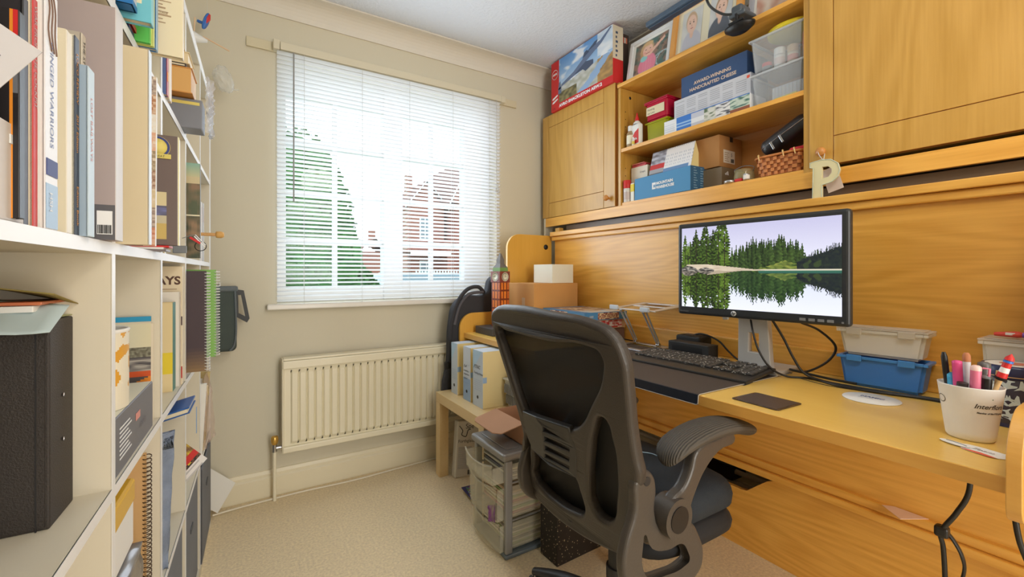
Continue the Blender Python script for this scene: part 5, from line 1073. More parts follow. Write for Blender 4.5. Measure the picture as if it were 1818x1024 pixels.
# dark touch card, white disc, stickers
tag(MB().shape([arcp(.047,.052,.008,0,90,3)+arcp(-.047,.052,.008,90,180,3)+arcp(-.047,-.052,.008,180,270,3)+arcp(.047,-.052,.008,270,360,3)], .0022, .0006, lambda x, y, z: (x, y, z), mat('glossy_brown_card', (64,50,44), .12, spec=.8), False)
    .paint((-.05,-.054,.0013), (.10,0,0), (0,.108,0), 30, 30, lambda a, b: (70,54,46) if (int(a*30)+int(b*30)) % 2 else (86,68,58)).build('touch_pad', None, (1.140, .610, ZD+.0014), (0,0,R(-2))), 'dark glossy square pad lying near the front edge of the desk', 'pad')
tag(MB().lathe([(0,0),(.060,0),(.0605,.0012),(.060,.0022),(0,.0024)], (0,0,0), wplastic, 48).text('NAMIC', .016, (.004, .026, .0027), (0,-1,0), (1,0,0), mat('navy_ink', (0,0,0)), bold=.0006).text('SOLUTIONS', .006, (-.008, .026, .0027), (0,-1,0), (1,0,0), mat('text_grey', (0,0,0))).build('coaster', None, (1.392, .477, ZD+.0004)), 'round white coaster with dark blue lettering on the desktop', 'coaster')
w = MB(); pts = [(.036*math.cos(a)*(1+.12*math.sin(3*a)), .026*math.sin(a)*(1+.2*math.cos(2*a))) for a in [k/28*6.283 for k in range(28)]]
w.shape([pts], .0006, 0, lambda x, y, z: (y, -x, z), paper, False); pts2 = [(x*.82+.004, y*.5-.008) for x, y in pts[14:]+pts[:1]]
w.poly([(y, -x, .0006) for x, y in [(-.028,-.015),(-.018,-.0205),(.016,-.0235),(.025,-.018),(.0,-.012)]], mat('orange_red', (232,96,70), .5)); w.text('Team', .014, (-.003, .020, .0007), (0,-1,0), (1,0,0), mat('text_grey', (0,0,0)), shear=.3)
tag(w.build('sticker', None, (1.156, .226, ZD+.001), (0,0,R(-14))), 'white oval sticker with an orange band in front of the pen pot', 'sticker')
w = MB(); w.shape([[(.024*math.cos(a), .010*math.sin(a)) for a in [k/20*6.283 for k in range(20)]]], .0006, 0, lambda x, y, z: (y, -x, z), paper, False); w.tube([(.004,.016,.0006),(.005,0,.0006),(.002,-.018,.0006)], .0006, mat('text_grey', (0,0,0)), 4, 4)
tag(w.build('sticker', None, (1.163, .268, ZD+.0025), (0,0,R(-20))), 'small white oval sticker overlapping the larger one by the pen pot', 'sticker')
# pen pot
t = thing('pen_pot', 'white oval pen pot with dark lettering at the right end of the desk', 'pot', (1.235, .262, ZD+E_))
potm = mat('pot_white', (240,238,234), .35)
MB().lathe([(0,0),(.0325,0),(.0355,.004),(.0370,.015),(.0477,.104),(.0481,.106),(.0465,.106),(.0358,.016),(.034,.006),(0,.005)], (0,0,0), potm, 56, sx=.9).build('body', t)
w = MB()
def on_pot(pts_, ang0, m, lift=.0005):   # wraps flat lettering round the oval pot
    out = []
    for p in pts_:
        a = ang0+p[0]/.0425; r_ = .0370+(p[1]-.015)/.089*.0107+lift; out.append((math.cos(a)*r_*.9, math.sin(a)*r_, p[1]))
    return out
for s_, sz, zt, x0, shear in (('Interflora', .0125, .068, .004, .35), ('Member of the FTD group', .0042, .058, .008, .2)):
    tmp = MB(); tmp.text(s_, sz, (0,0,0), (1,0,0), (0,1,0), ink, shear=shear, bold=.0002); 
    w.add(on_pot([(x0+v_[0]-.010, zt+v_[1]) for v_ in tmp.v], R(205), ink), tmp.f, mat('pot_ink', (70,64,60), .5))
w.add(on_pot([(x0_, z_) for x0_, z_ in ((-.02,.088),(.02,.0875),(.06,.087),(.06,.0855),(.02,.086))], R(205), ink), [[0,1,2,3,4]], mat('pot_green', (40,100,60), .5))
w.add(on_pot([(math.cos(k/12*6.283)*.010-.058, .075+math.sin(k/12*6.283)*.008) for k in range(12)], R(205), ink)+on_pot([(math.cos(k/12*6.283)*.0086-.058, .075+math.sin(k/12*6.283)*.0066) for k in range(12)], R(205), ink), [[k, (k+1)%12, 12+(k+1)%12, 12+k] for k in range(12)], mat('pot_ink', (0,0,0)))
w.build('pot_lettering', t)
def pen(name, label, x, y, zt, lean, r, m, top=None, cat='pen', tl=.02, clip=None, base=.747):
    top_p = Vector((x, y, zt)); b_p = Vector((x-lean[0], y-lean[1], base)); o_ = b_p-Vector((1.235, .262, base)); b_p = b_p-o_*(1-min(1, (.030-r)/max(o_.length, 1e-5))); t = thing(name, label, cat, tuple(b_p), 0, 'pens and pencils in the pen pot'); d = top_p-b_p
    MB().tube([(0,0,0), tuple(d*(1-tl/d.length))], r, m, 14).build('barrel', t)
    if top: MB().tube([tuple(d*(1-tl/d.length)), tuple(d*(1-.3*tl/d.length)), tuple(d)], [r*1.02, r*1.0, r*.55], top, 14).build('cap', t)
    if clip: MB().tube([tuple(d*.97+Vector((0,-r*1.1,0))), tuple(d*.985+Vector((0,-r*2.2,-.002))), tuple(d*.80+Vector((0,-r*2.1,0)))], .0022, clip, 6).build('clip', t)
    return t
pen('marker_pen', 'slim black pen at the left side of the pen pot', 1.232, .300, .902, (.0,.014), .0052, dblack, dblack, tl=.03)
pen('marker_pen', 'light blue capped marker at the left side of the pen pot', 1.236, .290, .862, (.004,.008), .0098, mat('sky_marker', (70,170,214), .35), mat('sky_marker', (0,0,0)), tl=.012)
pen('marker_pen', 'magenta pink marker standing in the pen pot', 1.226, .279, .889, (0,.006), .0078, mat('magenta_marker', (222,80,140), .35), mat('magenta_marker', (0,0,0)), tl=.006)
pen('pencil', 'white pencil with a brown pointed tip in the pen pot', 1.252, .271, .903, (.006,.004), .0062, mat('pencil_white', (226,222,226), .4), mat('pencil_tip', (190,120,80), .6), 'pencil', tl=.018)
pen('marker_pen', 'black marker leaning between the pink pens in the pen pot', 1.212, .266, .868, (-.004,-.016), .0085, mat('pen_black_brown', (50,42,40), .4), None)
pen('marker_pen', 'turquoise marker behind the white pencil in the pen pot', 1.262, .262, .868, (.004,0), .0078, mat('turquoise_marker', (60,190,206), .35), None)
pen('marker_pen', 'rose pink retractable pen with a clip in the pen pot', 1.218, .250, .885, (0,-.004), .0082, mat('rose_pen', (226,120,150), .35), mat('rose_top', (236,200,190), .4), tl=.01, clip=mat('rose_pen', (0,0,0)))
pen('marker_pen', 'thick dark grey marker with a domed top behind the rose pink pen', 1.258, .247, .888, (.004,.002), .0095, mat('grey_marker', (96,92,90), .4), mat('grey_marker', (0,0,0)), tl=.008)
pen('marker_pen', 'short black pen with white writing beside the orange marker', 1.222, .236, .868, (0,-.002), .0076, dblack, grey, tl=.006)
pen('marker_pen', 'orange marker at the right side of the pen pot', 1.236, .230, .850, (.002,-.002), .0085, mat('orange_marker', (236,130,40), .4), None)
pen('ice_lolly_stick', 'thin wooden stick in the right side of the pen pot', 1.236, .222, .897, (.0,.010), .0035, mat('lolly_wood', (224,186,130), .6), None, 'stick')
t = pen('lighthouse_pencil', 'red and white lighthouse-topped pencil leaning right in the pen pot', 1.222, .213, .884, (.004,-.040), .0038, mat('lolly_wood', (0,0,0)), None, 'pencil')
w = MB(); w.lathe([(.005,0),(.0085,.002),(.009,.006)], (0,0,0), ink, 18); w.lathe([(.0075,.006),(.007,.016)], (0,0,0), red, 18); w.lathe([(.007,.016),(.0065,.026)], (0,0,0), wplastic, 18); w.lathe([(.0065,.026),(.006,.036)], (0,0,0), red, 18); w.lathe([(.007,.036),(.007,.039),(.005,.041)], (0,0,0), mat('toy_blue', (0,0,0)), 18); w.lathe([(.007,.041),(.006,.046),(0,.054)], (0,0,0), red, 18)
d_ = Vector((1.222, .213, .884))-t.location; lh = w.build('lighthouse', t, tuple(d_*.84)); lh.rotation_euler = d_.to_track_quat('Z', 'Y').to_euler()
# navy tin with planes
t = thing('round_tin', 'navy round tin patterned with white fighter jets behind the pen pot', 'tin', (1.43, .236, ZD+E_))
navy = mat('tin_navy', (42,48,86), .3); tinb = mat('tin_slate', (62,58,74), .35)
MB().lathe([(0,0),(.0482,0),(.0496,.003),(.0496,.105),(.0482,.107)], (0,0,0), tinb, 48).lathe([(.0500,0),(.0500,.008)], (0,0,0), navy, 48).build('body', t)
MB().lathe([(.0507,.102),(.0512,.104),(.0512,.124),(.0482,.129),(.0438,.129)], (0,0,0), navy, 48).lathe([(.0438,.129),(0,.1295)], (0,0,0), paper, 48).lathe([(.022,.1298),(0,.1299)], (0,0,0), mat('tin_orange', (226,130,100), .4), 32).lathe([(.0515,.106),(.0515,.1075)], (0,0,0), mat('lolly_wood', (0,0,0)), 48).build('lid', t)
w = MB(); jet = [(0,-.018),(.003,-.006),(.016,.004),(.016,.008),(.004,.006),(.003,.012),(.008,.016),(.008,.018),(0,.016),(-.008,.018),(-.008,.016),(-.003,.012),(-.004,.006),(-.016,.008),(-.016,.004),(-.003,-.006)]
for i in range(8):
    for j, zc in enumerate((.024, .055, .087)):
        a0 = R(130+i*26+j*11); rt = R(-60+40*((i*3+j*5)%4)); s_ = .85
        if zc > .09: continue
        w.add([(math.cos(a0+(x*math.cos(rt)-y*math.sin(rt))*s_/.0500)*.0501, math.sin(a0+(x*math.cos(rt)-y*math.sin(rt))*s_/.0500)*.0501, min(.101, max(.009, zc+(x*math.sin(rt)+y*math.cos(rt))*s_))) for x, y in jet], [list(range(16))], mat('jet_white', (206,220,222), .5))
w.build('jet_pattern', t)
# tubs at the back of the desk
milky = clear('milky_plastic', (255,253,246), .6, .3); bluep = clear('blue_plastic', (80,150,236), .72, .3)
t = tub('storage_tub', 'translucent blue tub under the clear one at the back of the desk', 1.522, .405, .598, ZD+E_, .822, .075, bluep, rim=mat('blue_rim', (70,140,214), .35), rz=4, clips=mat('blue_rim', (0,0,0)), k=.88)
t = tub('storage_tub', 'milky clear lidded tub of crayons stacked on the blue tub', 1.522, .405, .598, .8265, .899, .075, milky, lid=clear('milky_lid', (240,234,222), .5, .3), rim=milky, rz=4, clips=clear('milky_lid', (0,0,0), 1), k=.88)
for k, (c, lb) in enumerate((((190,130,130),'dusty pink crayon lying lowest in the milky tub'),((196,140,140),'pink crayon in the middle of the milky tub'),((222,140,90),'orange stick near the lid of the milky tub'))):
    tag(MB().tube([(1.545+.01*k, .56-.04*(k==2), .838+.018*k), (1.55+.01*k, .44, .836+.018*k)], .0075, mat('crayon_%d' % k, c, .5), 10).build('crayon'), lb, 'crayon', 'crayons in the milky tub')
t = tub('storage_tub', 'white lidded plastic tub behind the pen pot at the right end of the desk', 1.500, .186, .300, ZD+E_, .902, .10, milky, lid=clear('milky_lid', (240,234,222), .5, .3), rim=milky, k=.86)
w = MB(); w.tube([(0,.035,.006),(0,.0,.008),(0,-.01,.008)], [.006,.011,.008], mat('candy_red', (226,80,70), .3), 12, 4, flat=.7); w.tube([(0,-.008,.008),(0,-.03,.008),(0,-.045,.010)], [.008,.011,.005], mat('candy_purple', (130,90,180), .3), 12, 4, flat=.7); w.box(-.010,-.006,.0,.016,.006,.012, inkw, .001)
tag(w.build('wrapped_sweet', None, (1.52, .247, .9145)), 'red and purple wrapped sweet on the white tub lid', 'sweet')
# power boxes
pb_ = mat('power_brick', (36,36,36), .6, bump=.2, bscale=300)
tag(MB().box(1.44, 1.50, .975, 1.15, ZD+E_, ZD+.062, pb_, .003).box(1.4395, 1.4405, 1.0, 1.13, ZD+.012, ZD+.05, dblack).build('power_box'), 'long black power box behind the keyboard', 'power box')
tag(MB().box(1.51, 1.59, 1.06, 1.17, ZD+E_, ZD+.078, pb_, .008, seg=3).box(1.53, 1.57, 1.08, 1.15, ZD+.078, ZD+.0795, dblack, .001).build('power_box'), 'shorter black box behind the long power box', 'power box')
# laptop riser
t = thing('laptop_riser', 'folding aluminium laptop riser standing left of the monitor', 'laptop stand', (0,0,0))
MB().shape([[(1.40,1.245),(1.58,1.245),(1.58,1.455),(1.40,1.455)],[(1.43,1.275),(1.55,1.275),(1.55,1.425),(1.43,1.425)]], .004, .001, lambda x, y, z: (x, y, ZD+.0052+z), alum, False).build('base_plate', t)
for y in (1.285, 1.412):
    q = MB(); 
    for dx in (0, .022): q.tube([(1.555-dx*.6, y, ZD+.012), (1.475-dx, y+.006, .898)], .0042, alum, 8)
    for p in ((1.545, y, ZD+.014), (1.462, y+.006, .898)): q.tube([(p[0], p[1]-.007, p[2]), (p[0], p[1]+.007, p[2])], .009, chrome, 14)
    q.build('arm', t)
MB().shape([[(1.425,1.20),(1.64,1.20),(1.64,1.45),(1.425,1.45)],[(1.45,1.235),(1.53,1.235),(1.53,1.415),(1.45,1.415)],[(1.55,1.25),(1.61,1.25),(1.61,1.40),(1.55,1.40)]], .003, .0008, lambda x, y, z: (x, y, .906+z+(x-1.42)*.08), alum, False).build('top_plate', t)
for y in (1.23, 1.405): MB().box(1.415, 1.428, y, y+.045, .902, .922, mat('riser_pad', (206,214,224), .5), .003).build('front_lip', t)
# jigsaw box, carton, white box, tower tin
def puz(a, b):
    if a < .12 or b < .1: return (70,130,176)
    n = ns(a*8, b*8); m_ = ns(a*20, b*20, 4); return mix((120,80,60), (226,206,170), .5+n+m_) if b < .72 else mix((206,180,150), (170,196,214), .4+n)
def pz_x(w, L_, h, dp):
    w.paint((-.0008, -L_*.2, .004), (0,-L_*.42,0), (0,0,h-.008), 24, 6, lambda a, b: mix((206,190,170), (110,70,70), .5+ns(a*12, b*5)*1.5))
    w.text('H', h*.55, F(L_*.87, h*.2), DX, UZ, mat('cream_print', (0,0,0)), bold=.001)
    w.paint((0, 0, h+.0004), (dp,0,0), (0,-L_,0), 30, 40, puz)
    w.paint((dp*.30, -L_-.0008, .003), (dp*.5,0,0), (0,0,h-.006), 26, 6, lambda a, b: mix((222,196,150), (130,60,50), .45+ns(a*14, b*5)*1.6)); w.text('1000', h*.35, (dp*.1, -L_-.0008, h*.35), (1,0,0), UZ, mat('cream_print', (0,0,0)))
    w.box(dp*.88, dp*.92, -L_-.0009, -L_, h*.25, h*.75, mat('lime_ink', (160,206,90), .5))
bx('jigsaw_box', 'blue jigsaw puzzle box with a harbour picture on top, beside the laptop riser', 'box', 1.345, 1.515, 1.86, .846, .882, .255, cov_((72,128,170)), extra=pz_x, rz=-3, bev=.001)
tag(MB().box(1.385, 1.60, 1.535, 1.80, ZD+.002, .80, cov_((120,90,80)), .002).build('game_box'), 'dark red box under the blue jigsaw box', 'box')
tag(MB().box(1.37, 1.595, 1.525, 1.81, .8006, .8445, cov_((190,150,110)), .002).paint((1.39,1.5245,.805), (.18,0,0), (0,0,.035), 20, 5, lambda a, b: mix((230,220,210), (190,50,50), .5+ns(a*9, b*4)*2)).build('game_box'), 'tan and red box directly under the blue jigsaw box', 'box')
tag(MB().box(1.305, 1.60, 1.885, 2.135, ZD+E_, 1.008, mat('parcel_card', (206,150,86), .85, var=.04), .002).box(1.3042, 1.305, 1.97, 2.00, .80, .93, mat('clear_tape', (206,176,140), .3)).build('cardboard_carton'), 'brown cardboard carton at the left end of the desk', 'carton')
w = MB(); w.box(0, .145, 0, .175, 0, .102, mat('paper_block', (236,232,214), .6), .001)
for k in range(14): w.box(-.0004, .1454, -.0004, .1754, .006+k*.007, .0064+k*.007, mat('paper_line', (214,208,190), .7))
tag(w.build('white_box', None, (1.435, 1.90, 1.0088)), 'small white lined box standing on the brown carton', 'box')
t = thing('clock_tower_tin', 'copper coloured clock tower money tin left of the brown carton', 'tin', (1.195, 2.045, .7775), R(12))
bb1 = mat('tower_orange', (206,110,40), .4)
def towf(a, b): 
    if int(a*9)%3 == 0 or int(b*30)%6 == 0: return (120,52,34)
    return mix((240,140,50), (190,90,44), abs(a-.45)*1.6+ns(a*9, b*30)*.4)
w = MB(); r_ = .036; w.box(-r_+.003, r_-.003, -r_+.003, r_-.003, 0, .235, bb1); w.paint((-r_+.002, r_-.003, 0), (0,-2*r_+.006,0), (0,0,.235), 18, 50, towf); w.paint((-r_+.003, -r_+.002, 0), (2*r_-.006,0,0), (0,0,.235), 18, 50, towf); w.build('shaft', t)
w = MB(); cr = mat('tower_red', (130,60,50), .45); w.box(-r_-.001, r_+.001, -r_-.001, r_+.001, .235, .295, cr, .002)
for (M_) in (Matrix.Translation((-r_-.0015,0,.266))@Matrix.Rotation(R(-90),4,'Y'), Matrix.Translation((0,-r_-.0015,.266))@Matrix.Rotation(R(90),4,'X')):
    w.lathe([(0,0),(.024,0),(.024,.0005)], (0,0,0), mat('clock_face', (226,220,196), .4), 28, M=M_); w.lathe([(.017,.0006),(.019,.0006)], (0,0,0), ink, 24, M=M_)
    w.box(-.001, .001, 0, .016, .0006, .001, ink, M=M_); w.box(0, .010, -.001, .001, .0006, .001, ink, M=M_)
w.build('clock_stage', t)
w = MB()
def frust(z0, z1, a, b_, m): w.add([(-a,-a,z0),(a,-a,z0),(a,a,z0),(-a,a,z0),(-b_,-b_,z1),(b_,-b_,z1),(b_,b_,z1),(-b_,b_,z1)], [[0,1,5,4],[1,2,6,5],[2,3,7,6],[3,0,4,7],[4,5,6,7]], m)
gr = mat('tower_slate', (110,106,104), .5); frust(.295, .315, .029, .028, mat('tower_green', (110,150,80), .5)); frust(.315, .336, .028, .015, gr); frust(.336, .356, .015, .015, gr); frust(.356, .392, .015, .003, gr); w.build('spire', t)
tag(MB().box(1.10, 1.29, 1.965, 2.155, ZD+E_, .776, mat('dark_box', (60,58,58), .5), .003).build('black_case'), 'flat black case under the clock tower tin', 'case')
# backpack behind the desk end
t = thing('backpack', 'black backpack hanging between the desk end and the window wall', 'backpack', (0,0,0))
bpm = mat('backpack_black', (52,52,56), .85, bump=.3, bscale=300)
MB().shape([[(.985,.34),(.975,.62),(.985,.80),(1.01,.89),(1.07,.935),(1.20,.95),(1.235,1.03),(1.28,1.045),(1.31,1.0),(1.32,.6),(1.30,.34)]], .07, .02, lambda x, z, h: (x, 2.245+h, z), bpm).build('body', t)
w = MB(); w.tube([(1.19,2.222,.95),(1.15,2.22,.985),(1.08,2.218,.97),(1.02,2.215,.90),(.985,2.213,.80),(.975,2.212,.70)], .011, bpm, 10, 6); w.build('shoulder_strap', t)
w = MB(); w.tube([(1.18,2.215,.955),(1.09,2.212,.945),(1.03,2.211,.88),(1.0,2.21,.78)], .009, mat('strap_grey', (84,84,90), .8), 10, 6); w.build('shoulder_strap', t)
w = MB(); w.tube([(.975,2.212,.66),(.965,2.205,.59),(.935,2.20,.51),(.925,2.198,.44),(.928,2.198,.30)], .007, bpm, 8, 6, flat=.5); w.box(.935, .975, 2.192, 2.206, .545, .585, dblack, .004); w.build('webbing_strap', t)
# ================================================================ SIDE TABLE AND WHAT IS ON IT
t = thing('side_table', 'low birch side table in the corner under the desk end', 'table', (0,0,0))
MB().box(.885, 1.435, 1.655, 2.190, .386, .436, birch, .0015).build('tabletop', t)
for x in (.885, 1.385):
    for y in (1.655, 2.140): MB().box(x, x+.05, y, y+.05, 0, .386, birch, .001).build('leg', t)
def boxfile(label, y0, y1, h, wr, tabc, dark=False):
    t = thing('archive_box', label, 'archive box', (.952, y1, .4366), 0, 'archive boxes on the side table'); L_ = y1-y0
    cm = mat('archive_cream', (226,206,150), .7); w = MB(); w.box(0, .25, -L_, 0, 0, h, cm, .001)
    w.box(-.0008, 0, -L_, 0, 0, h, mat('archive_blue_grey', (196,206,216), .6) if not dark else mat('archive_blue', (150,176,206), .6))
    pb2 = mat('archive_pale', (178,206,226), .6)
    w.poly([(-.001, 0, h), (-.001, -L_*.9, h), (-.001, 0, h*.62)], pb2) if not dark else w.box(-.001, 0, -L_, 0, h*.42, h, mat('archive_pale2', (206,212,218), .6))
    for k in range(6): w.box(-.0014, 0, -L_*.85, -L_*.12, h*(.30+.035*k), h*(.30+.035*k)+.0008, mat('archive_line', (150,170,190), .6))
    w.box(.0, .25, -L_, 0, h, h+.0006, mat('archive_blue_grey', (0,0,0))); w.build('body', t)
    q = MB(); [q.text(s_, sz, (-.0016, -L_*.10, h*zz), DX, (0,-.1,1), ink, shear=.3) for s_, sz, zz in wr]; q.build('handwriting', t)
    MB().lathe([(0,0),(.008,0),(.008,.0006)], (0,0,0), dblack, 14, M=Matrix.Translation((-.0012,-L_*.5,.045))@Matrix.Rotation(R(-90),4,'Y')).build('finger_hole', t)
    MB().box(.0, .02, -L_-.001, -L_, h*.45, h*.55, mat('archive_blue', (150,176,206), .6)).build('side_tab', t)
boxfile('blue-cream archive box farthest left on the side table, without handwriting', 2.065, 2.140, .262, [], 0)
boxfile('blue-fronted archive box in the middle of the three on the side table', 1.915, 1.995, .262, [('Rail', .02, .62), ('modelling', .013, .54), ('magazines', .013, .48), ('Layout', .014, .40)], 0, True)
boxfile('archive box marked Training notes, nearest of the three on the side table', 1.788, 1.888, .262, [('PTNC', .024, .68), ('Training Notes', .015, .58)], 0)
bkm = clear('milk_basket', (226,228,222), .75, .3)
t = thing('plastic_basket', 'white slotted plastic basket with a lid on the side table', 'basket', (1.055, 1.70, .4366))
w = MB(); w.taper(0, .22, -.07, .07, 0, .128, bkm, .86, .006)
for i in range(10):
    for r2_ in range(2): w.box(.004-.012*(r2_+.4)*.7+.0, .0065-.012*(r2_+.4)*.7+.004, -.062+i*.0125, -.056+i*.0125, .022+r2_*.05, .062+r2_*.05, mat('slot_shadow', (150,150,146), .7))
for i in range(15): w.box(.012+i*.0135, .018+i*.0135, -.0690, -.0660, .03, .105, mat('slot_shadow', (0,0,0)))
w.build('body', t); MB().box(-.006, .226, -.076, .076, .128, .137, bkm, .004).box(.01, .21, -.06, .06, .137, .15, bkm, .006).build('lid', t)
# drawer tower
t = thing('drawer_tower', 'small silver framed tower of translucent plastic drawers under the desk', 'drawer unit', (.835, 1.52, 0))
dm = clear('drawer_plastic', (242,238,222), .24, .35); Wd, Dd, Hd = .262, .33, .395
MB().box(0, Dd, -Wd/2, Wd/2, 0, .018, mat('frame_blue_grey', (112,124,134), .35, metal=.3), .006).build('base', t)
MB().box(-.012, Dd, -Wd/2-.004, Wd/2+.004, Hd-.030, Hd, silver, .010, seg=3).box(.02, Dd-.04, -Wd/2+.03, Wd/2-.03, Hd, Hd+.004, silver, .002).build('top', t)
for y in (-Wd/2+.002, Wd/2-.020):
    for x in (.002, Dd-.035): MB().box(x, x+.030, y, y+.018, .018, Hd-.03, silver, .005).build('post', t)
for z in (.135, .275):
    for y in (-Wd/2+.014, Wd/2-.014): MB().box(.01, Dd-.01, y-.004, y+.004, z-.003, z+.003, silver, .001).build('runner', t)
MB().box(Dd-.004, Dd, -Wd/2+.01, Wd/2-.01, .02, Hd-.03, dm).build('back_panel', t)
for z0, z1, pull in ((.022, .130, .0), (.140, .268, .012), (.280, .352, .03)):
    q = MB(); x0 = -.014-pull; yy = Wd/2-.021
    arc_ = [(x0-.016*(1-(k/6)**2), yy*k/6) for k in range(-6, 7)]
    vs = [(x, y, z0) for x, y in arc_]+[(x-.006, y, z1-.010*(1-(y/yy)**2)) for x, y in arc_]; q.add(vs, [[i, i+1, i+14, i+13] for i in range(12)], dm, True)
    q.add([(v[0]+.003, v[1], v[2]) for v in vs], [[i+13, i+14, i+1, i] for i in range(12)], dm, True)
    q.tube([(x-.004, y, z1-.010*(1-(y/yy)**2)) for x, y in arc_], .0035, dm, 6)
    q.box(x0+.001, Dd-.03-pull, -yy, -yy+.002, z0, z1-.01, dm); q.box(x0+.001, Dd-.03-pull, yy-.002, yy, z0, z1-.01, dm); q.box(x0, Dd-.03-pull, -yy, yy, z0, z0+.002, dm); q.build('drawer', t)
def papers(name, label, z, n, cols, loc=(.87, 1.415), sz=(.22, .20)):
    q = MB()
    for k in range(n): q.box(0, sz[0], 0, sz[1], k*.0085, k*.0085+.007, cov_(cols[k % len(cols)]), M=Matrix.Rotation(R(1.5*((k*2)%3-1)), 4, 'Z'))
    return tag(q.build(name, None, (loc[0], loc[1], z)), label, 'papers')
papers('paper_pile', 'pile of papers in the bottom drawer of the silver tower', .0255, 9, [(206,200,180),(180,190,140),(226,220,206),(150,140,130)])
papers('paper_pile', 'coloured magazines and papers in the middle drawer of the silver tower', .1435, 11, [(206,180,150),(190,120,110),(226,210,170),(150,170,110),(214,206,196)])
papers('craft_supplies', 'dark and pale packets in the top drawer of the silver tower', .2835, 5, [(150,150,160),(206,206,196),(110,110,120)])
b = bmesh.new(); bmesh.ops.create_grid(b, x_segments=8, y_segments=8, size=.5)
for v in b.verts: v.co = Vector((.006*noise.noise(v.co*5)-.02*abs(v.co.x), v.co.x*.05, v.co.y*.06-.02*v.co.x))
bmesh.ops.solidify(b, geom=list(b.faces), thickness=.002)
tag(MB().bm(b, mat('purple_tissue', (140,80,150), .7), True).build('purple_paper', None, (.806, 1.428, .170)), 'scrap of purple paper poking from the front of the silver tower', 'paper')
t = thing('open_carton', 'brown open cardboard box with a drooping flap on top of the silver tower', 'carton', (.925, 1.405, .4006))
cb = mat('carton_brown', (176,132,100), .85, var=.04)
MB().box(0, .24, 0, .003, 0, .085, cb).box(0, .24, .217, .22, 0, .085, cb).box(0, .003, .003, .217, 0, .085, cb).box(.237, .24, .003, .217, 0, .085, cb).box(0,.24,0,.22,0,.002,cb).build('body', t)
MB().shape([[(0,0),(0,.22),(.10,.215),(.115,.19),(.118,.04),(.10,.005)]], .003, 0, lambda x, y, z: (.002-x, y, .0865+z-x*.22), cb, False).build('flap', t)
# speckled box, food bag, magazines
sp = bpy.data.materials.new('speckled_black'); sp.use_nodes = True; nt = sp.node_tree; p = nt.nodes['Principled BSDF']; p.inputs['Roughness'].default_value = .5
tc = nt.nodes.new('ShaderNodeTexCoord'); vo = nt.nodes.new('ShaderNodeTexVoronoi'); vo.inputs['Scale'].default_value = 95; rp = nt.nodes.new('ShaderNodeValToRGB'); rp.color_ramp.elements[0].position = .16; rp.color_ramp.elements[0].color = (*hx(196,176,140),1); rp.color_ramp.elements[1].position = .22; rp.color_ramp.elements[1].color = (*hx(38,32,28),1)
nt.links.new(tc.outputs['Object'], vo.inputs['Vector']); nt.links.new(vo.outputs['Distance'], rp.inputs['Fac']); nt.links.new(rp.outputs['Color'], p.inputs['Base Color'])
tag(MB().box(0, .22, 0, .10, 0, .21, sp, .003).build('speckled_box', None, (.975, 1.262, .0005), (0,0,R(2))), 'black cardboard box with cream speckles beside the silver tower', 'box')
t = thing('pet_food_bag', 'white printed food bag standing under the side table', 'bag', (.945, 2.085, .003), rot=(R(-6), R(6), R(-4)))
def food(a, b): return (222,220,210)
w = MB(); w.box(0, .125, 0, .05, 0, .285, mat('bag_white', (222,218,206), .6), .006, seg=3)
w.text('Spe', .035, (.045, -.001, .245), (1,0,0), UZ, ink); w.text('Forthglade', .022, (.008, -.001, .175), (1,0,0), UZ, ink); w.tube([(.01,-.001,.26),(.03,-.001,.235),(.025,-.001,.215),(.05,-.001,.205),(.06,-.001,.235),(.075,-.001,.24)], .002, ink, 6, 5)
for k in range(16): w.box(.012, .11-.008*(k%4), -.0012, 0, .045+k*.007, .0475+k*.007, mat('print_grey', (0,0,0)))
for k in range(14): w.box(.07+k*.003, .0712+k*.003+(k%3)*.0005, -.0014, 0, .012, .035, ink)
w.build('body', t)
w = MB()
for k in range(5): w.box(0, .09, 0, .14, k*.005, k*.005+.0045, [red, cov_((60,110,60)), paper, cov_((206,190,60)), cov_((60,60,110))][k], M=Matrix.Rotation(R(k*4-8), 4, 'Z'))
w.paint((.0,.0,.0252), (.08,0,0), (0,.13,0), 12, 20, lambda a, b: [(206,60,70),(60,60,60),(226,226,220),(120,170,80),(70,90,150)][int((ns(a*9,b*12)+1)*20)%5])
tag(w.build('magazine_pile', None, (.905, 1.80, .0005), (0,0,R(-12))), 'small heap of colourful magazines on the carpet beside the table leg', 'magazines')
# hanging cables under the desk
cable('tied_cable', 'black cable hanging below the right end of the desk and tied in a loop', [(1.30,.276,.705),(1.30,.277,.61),(1.295,.295,.555),(1.29,.318,.505),(1.295,.316,.47),(1.295,.313,.40),(1.30,.31,.20),(1.34,.32,.012)], .0048)
t = cable('cable_loop', 'loose loop of black cable below the tied knot under the desk', [(1.30,.312,.505),(1.30,.30,.49),(1.30,.288,.465),(1.305,.286,.43),(1.30,.30,.36),(1.305,.305,.28),(1.34,.30,.012)], .0065, flat=.5)
tag(MB().box(1.284, 1.306, .306, .330, .493, .517, cab, .006, seg=3).build('cable_tie'), 'black knot gathering the cable under the desk', 'cable tie')
cable('power_cable', 'black cable hanging at the far right beneath the desk end panel', [(1.25,.208,.705),(1.25,.206,.62),(1.252,.20,.56),(1.26,.188,.51),(1.27,.17,.43),(1.30,.16,.012)], .0048)
tag(MB().box(1.875, 1.985, 1.15, 1.35, .13, .2, dblack, .006).build('socket_strip'), 'black plug strip on the wall under the desk', 'socket')
